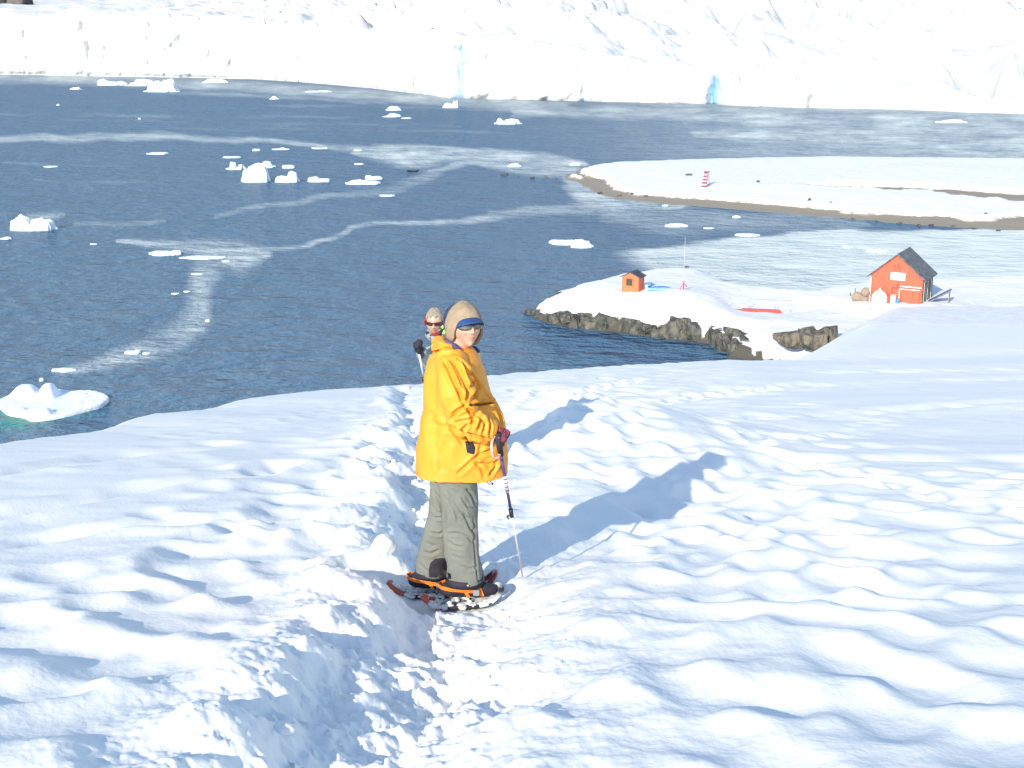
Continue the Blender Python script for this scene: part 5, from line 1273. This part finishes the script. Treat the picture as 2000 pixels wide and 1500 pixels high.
# ------------------------------------------------ hikers further down the trench
def other(yd, head_px, head_py, body_px, yaw, jacket_m, label, lean=True, hs=1.0, face_yaw=None):
    def Q(px, py, dy=0.): return at_y(px, py, yd+dy)
    gz = near_z(at_y(body_px, 950, yd)[0], yd)
    bx_ = at_y(body_px, 750, yd)[0]; hc = Q(head_px, head_py)
    top = hc[2]-.13*hs; sh_z = top-.10; hip = gz+.86*(sh_z-gz)/1.38
    base = np.array([bx_, yd, gz]); c_, s_ = math.cos(yaw), math.sin(yaw)
    def L(x, y, z): return np.array([bx_+x*c_-y*s_, yd+x*s_+y*c_, z])
    T = head_parts(None, hc, face_yaw if face_yaw is not None else math.pi+yaw, tilt=R(-4), s=hs)
    hv, hf, _ = head_mesh(T, 60)
    body = [loft([ring(*L(0, 0, z), a, b, 24, rot=yaw) for z, a, b in [(hip-.05, .16, .11), (hip+.15, .15, .11), (sh_z-.2, .18, .12), (sh_z-.05, .19, .11), (sh_z+.03, .08, .07)]]),
            chain([L(0, 0, sh_z-.03), (L(0, 0, sh_z+.02)+hc)/2-[0, 0, .03], hc-[0, 0, .06*hs]], [.06, .055, .055], 12), (hv, hf)]
    for k in (-1, 1): body.append(chain([L(k*.10, 0, hip), L(k*.11, -.02, (hip+gz)/2+.03), L(k*.11, 0, gz+.09)], [.09, .06, .045], 12, round_ends=True))
    return Q, L, T, base, body, hc, gz, hip, sh_z
Q, Lc, T2, base2, body, hc2, gz2, hip2, sz2 = other(11.9, 849.5, 628, 885, R(-6), M_jgrey, '', hs=1.0, face_yaw=math.pi-R(4))
hand_p = Q(819, 682, -.25); elb = Q(838, 712, -.10); shp = Lc(-.19, 0, sz2-.05)
shp2 = Lc(.19, 0, sz2-.05); el2 = Lc(.25, -.05, sz2-.33); hd2 = Lc(.2, -.28, sz2-.45)
body += [chain([shp, elb, hand_p], [.055, .045, .03], 12, round_ends=True), chain([shp2, el2, hd2], [.055, .045, .03], 12, round_ends=True)]
v, f, n = remesh(body, .008, 2)
iv = (v-hc2)@np.array(Matrix.Rotation(math.pi-R(4), 3, 'Z') @ Matrix.Rotation(R(-4), 3, 'X'))
lp = np.exp(-(iv[:, 0]/.023)**4-((iv[:, 2]+.060)/.008)**4)*(iv[:, 1] > .04)
person2 = world_thing('person', v, f, M_skin, base2, attrs={'lips': lp}); tag(person2, 'grey-haired hiker in sunglasses peering out from behind the yellow jacket', 'person')
def wq(name, v, f, m, par=None): return world_part(name, v, f, m, par or person2)
j2 = [loft([ring(*Lc(0, 0, z), a, b, 30, 2.4, rot=R(-6)) for z, a, b in [(hip2-.14, .23, .16), (hip2+.15, .22, .16), (sz2-.2, .24, .16), (sz2-.03, .225, .14), (sz2+.03, .15, .10)]]),
      chain([shp, elb, elb+(hand_p-elb)*.9], [.082, .068, .054], 14), chain([shp2, el2, el2+(hd2-el2)*.9], [.082, .068, .054], 14),
      chain([Q(838, 655, -.09), Q(848, 661, -.13), Q(860, 655, -.09), Q(866, 640, 0), Q(858, 636, .1), Q(842, 645, .08), Q(838, 655, -.06)], .034, 12)]
v, f, n = remesh(j2, .012, 3); v = v+n*(.010*f3(v, 8, 3, 31))[:, None]; jk2 = wq('jacket', v, f, M_jgrey)
v, f = chain([Q(834, 650, -.08), Q(843, 660, -.13), Q(855, 660, -.13), Q(864, 646, -.08), Q(866, 630, -.02)], [.016, .024, .024, .02, .012], 10, round_ends=True); wq('collar', v, f, M_black, jk2)
v, f = chain([Q(842, 656, -.13), Q(849, 655, -.14), Q(857, 650, -.12)], [.016, .022, .016], 10, round_ends=True); wq('neck_warmer', v, f, M_redband)
v, f = chain([Q(863, 641, -.16), Q(869, 632, -.13), Q(872, 640, -.15), Q(866, 652, -.2)], .013, 8); wq('neon_strap', v, f, M_neon, jk2)
v, f, n = remesh([chain([Lc(k*.12, 0, hip2), Lc(k*.12, -.02, (hip2+gz2)/2), Lc(k*.12, 0, gz2+.10)], [.13, .10, .09], 14) for k in (-1, 1)], .012, 3); wq('trousers', v, f, M_black)
for k in (-1, 1):
    v, f = chain([Lc(k*.12, .08, gz2+.05), Lc(k*.12, -.06, gz2+.05), Lc(k*.12, -.17, gz2+.04)], [.05, .05, .035], 12, round_ends=True); wq('boot', v, f, M_black)
v, f, n = remesh(hand(hand_p+(elb-hand_p)*.12, hand_p-elb, 1, (0, 0, -1), 1.1), .006, 2); wq('glove', v, f, M_black)
v, f, n = remesh(hand(hd2+(el2-hd2)*.12, hd2-el2, 1, (0, 0, -1), 1.1), .006, 2); wq('glove', v, f, M_black)
v, f = shell(T2, lambda th: .010*np.sin(th*11)*(np.abs(th) < 1.1)+np.interp(np.abs(th), [0, R(40), R(62), R(80), R(110), R(180)], [.072, .066, .030, -.002, -.035, -.06]), .001, .009, extra=lambda th, el, k: .005*n2(th*3, el*3, 5)+.0015*n2(th*22, el*5, 6)+.003)
wq('hair', v, f, M_hair)
v, f = shell(T2, lambda th: np.full(len(th), -.03), .010, .022, lambda th: np.full(len(th), .045), 30, 8, (R(62), R(130))); wq('ear_band', v, f, M_redband)
glasses(T2, lambda nme, v, f, m, fr: wq(nme, v, f, m, fr), mat('brown_lens', (.035, .008, .008), .15, spec=.8), mat('red_frame', (.09, .006, .01), .3))
pl = empty('trekking_pole', tuple(Q(834, 800, -.2))); tag(pl, 'silver trekking pole planted by the grey-haired hiker', 'trekking pole')
pt, pb = Q(816, 676, -.30), Q(834, 772, -.24); pb2 = pt+(pb-pt)*1.5
def sg2(a, b): return [pt+(pb2-pt)*a, pt+(pb2-pt)*b]
for nme, a, b_, r_, m in [('grip', -.03, .10, .018, M_black), ('shaft', .10, .42, .010, M_silver), ('clamp', .42, .47, .020, M_frame), ('lower_shaft', .47, 1.0, .007, M_silver)]:
    v, f = chain(sg2(a, b_), [r_, r_*.9], 10); world_part(nme, v, f, m, pl)
v, f = chain([Q(823, 685, -.28), Q(828, 694, -.28), Q(826, 700, -.28), Q(822, 690, -.28)], .008, 6); world_part('wrist_strap', v, f, M_black, pl)


# dark knit dome added behind the beige fleece hat
cc = W(894, 628, .10)
v, f = ball(cc, (.083, .085, .104), 16); v = v+(v-cc)/np.linalg.norm(v-cc, axis=1)[:, None]*(.003*f3(v, 30, 2, 5))[:, None]
wp('knit_dome', v, f, M_navy, hat)
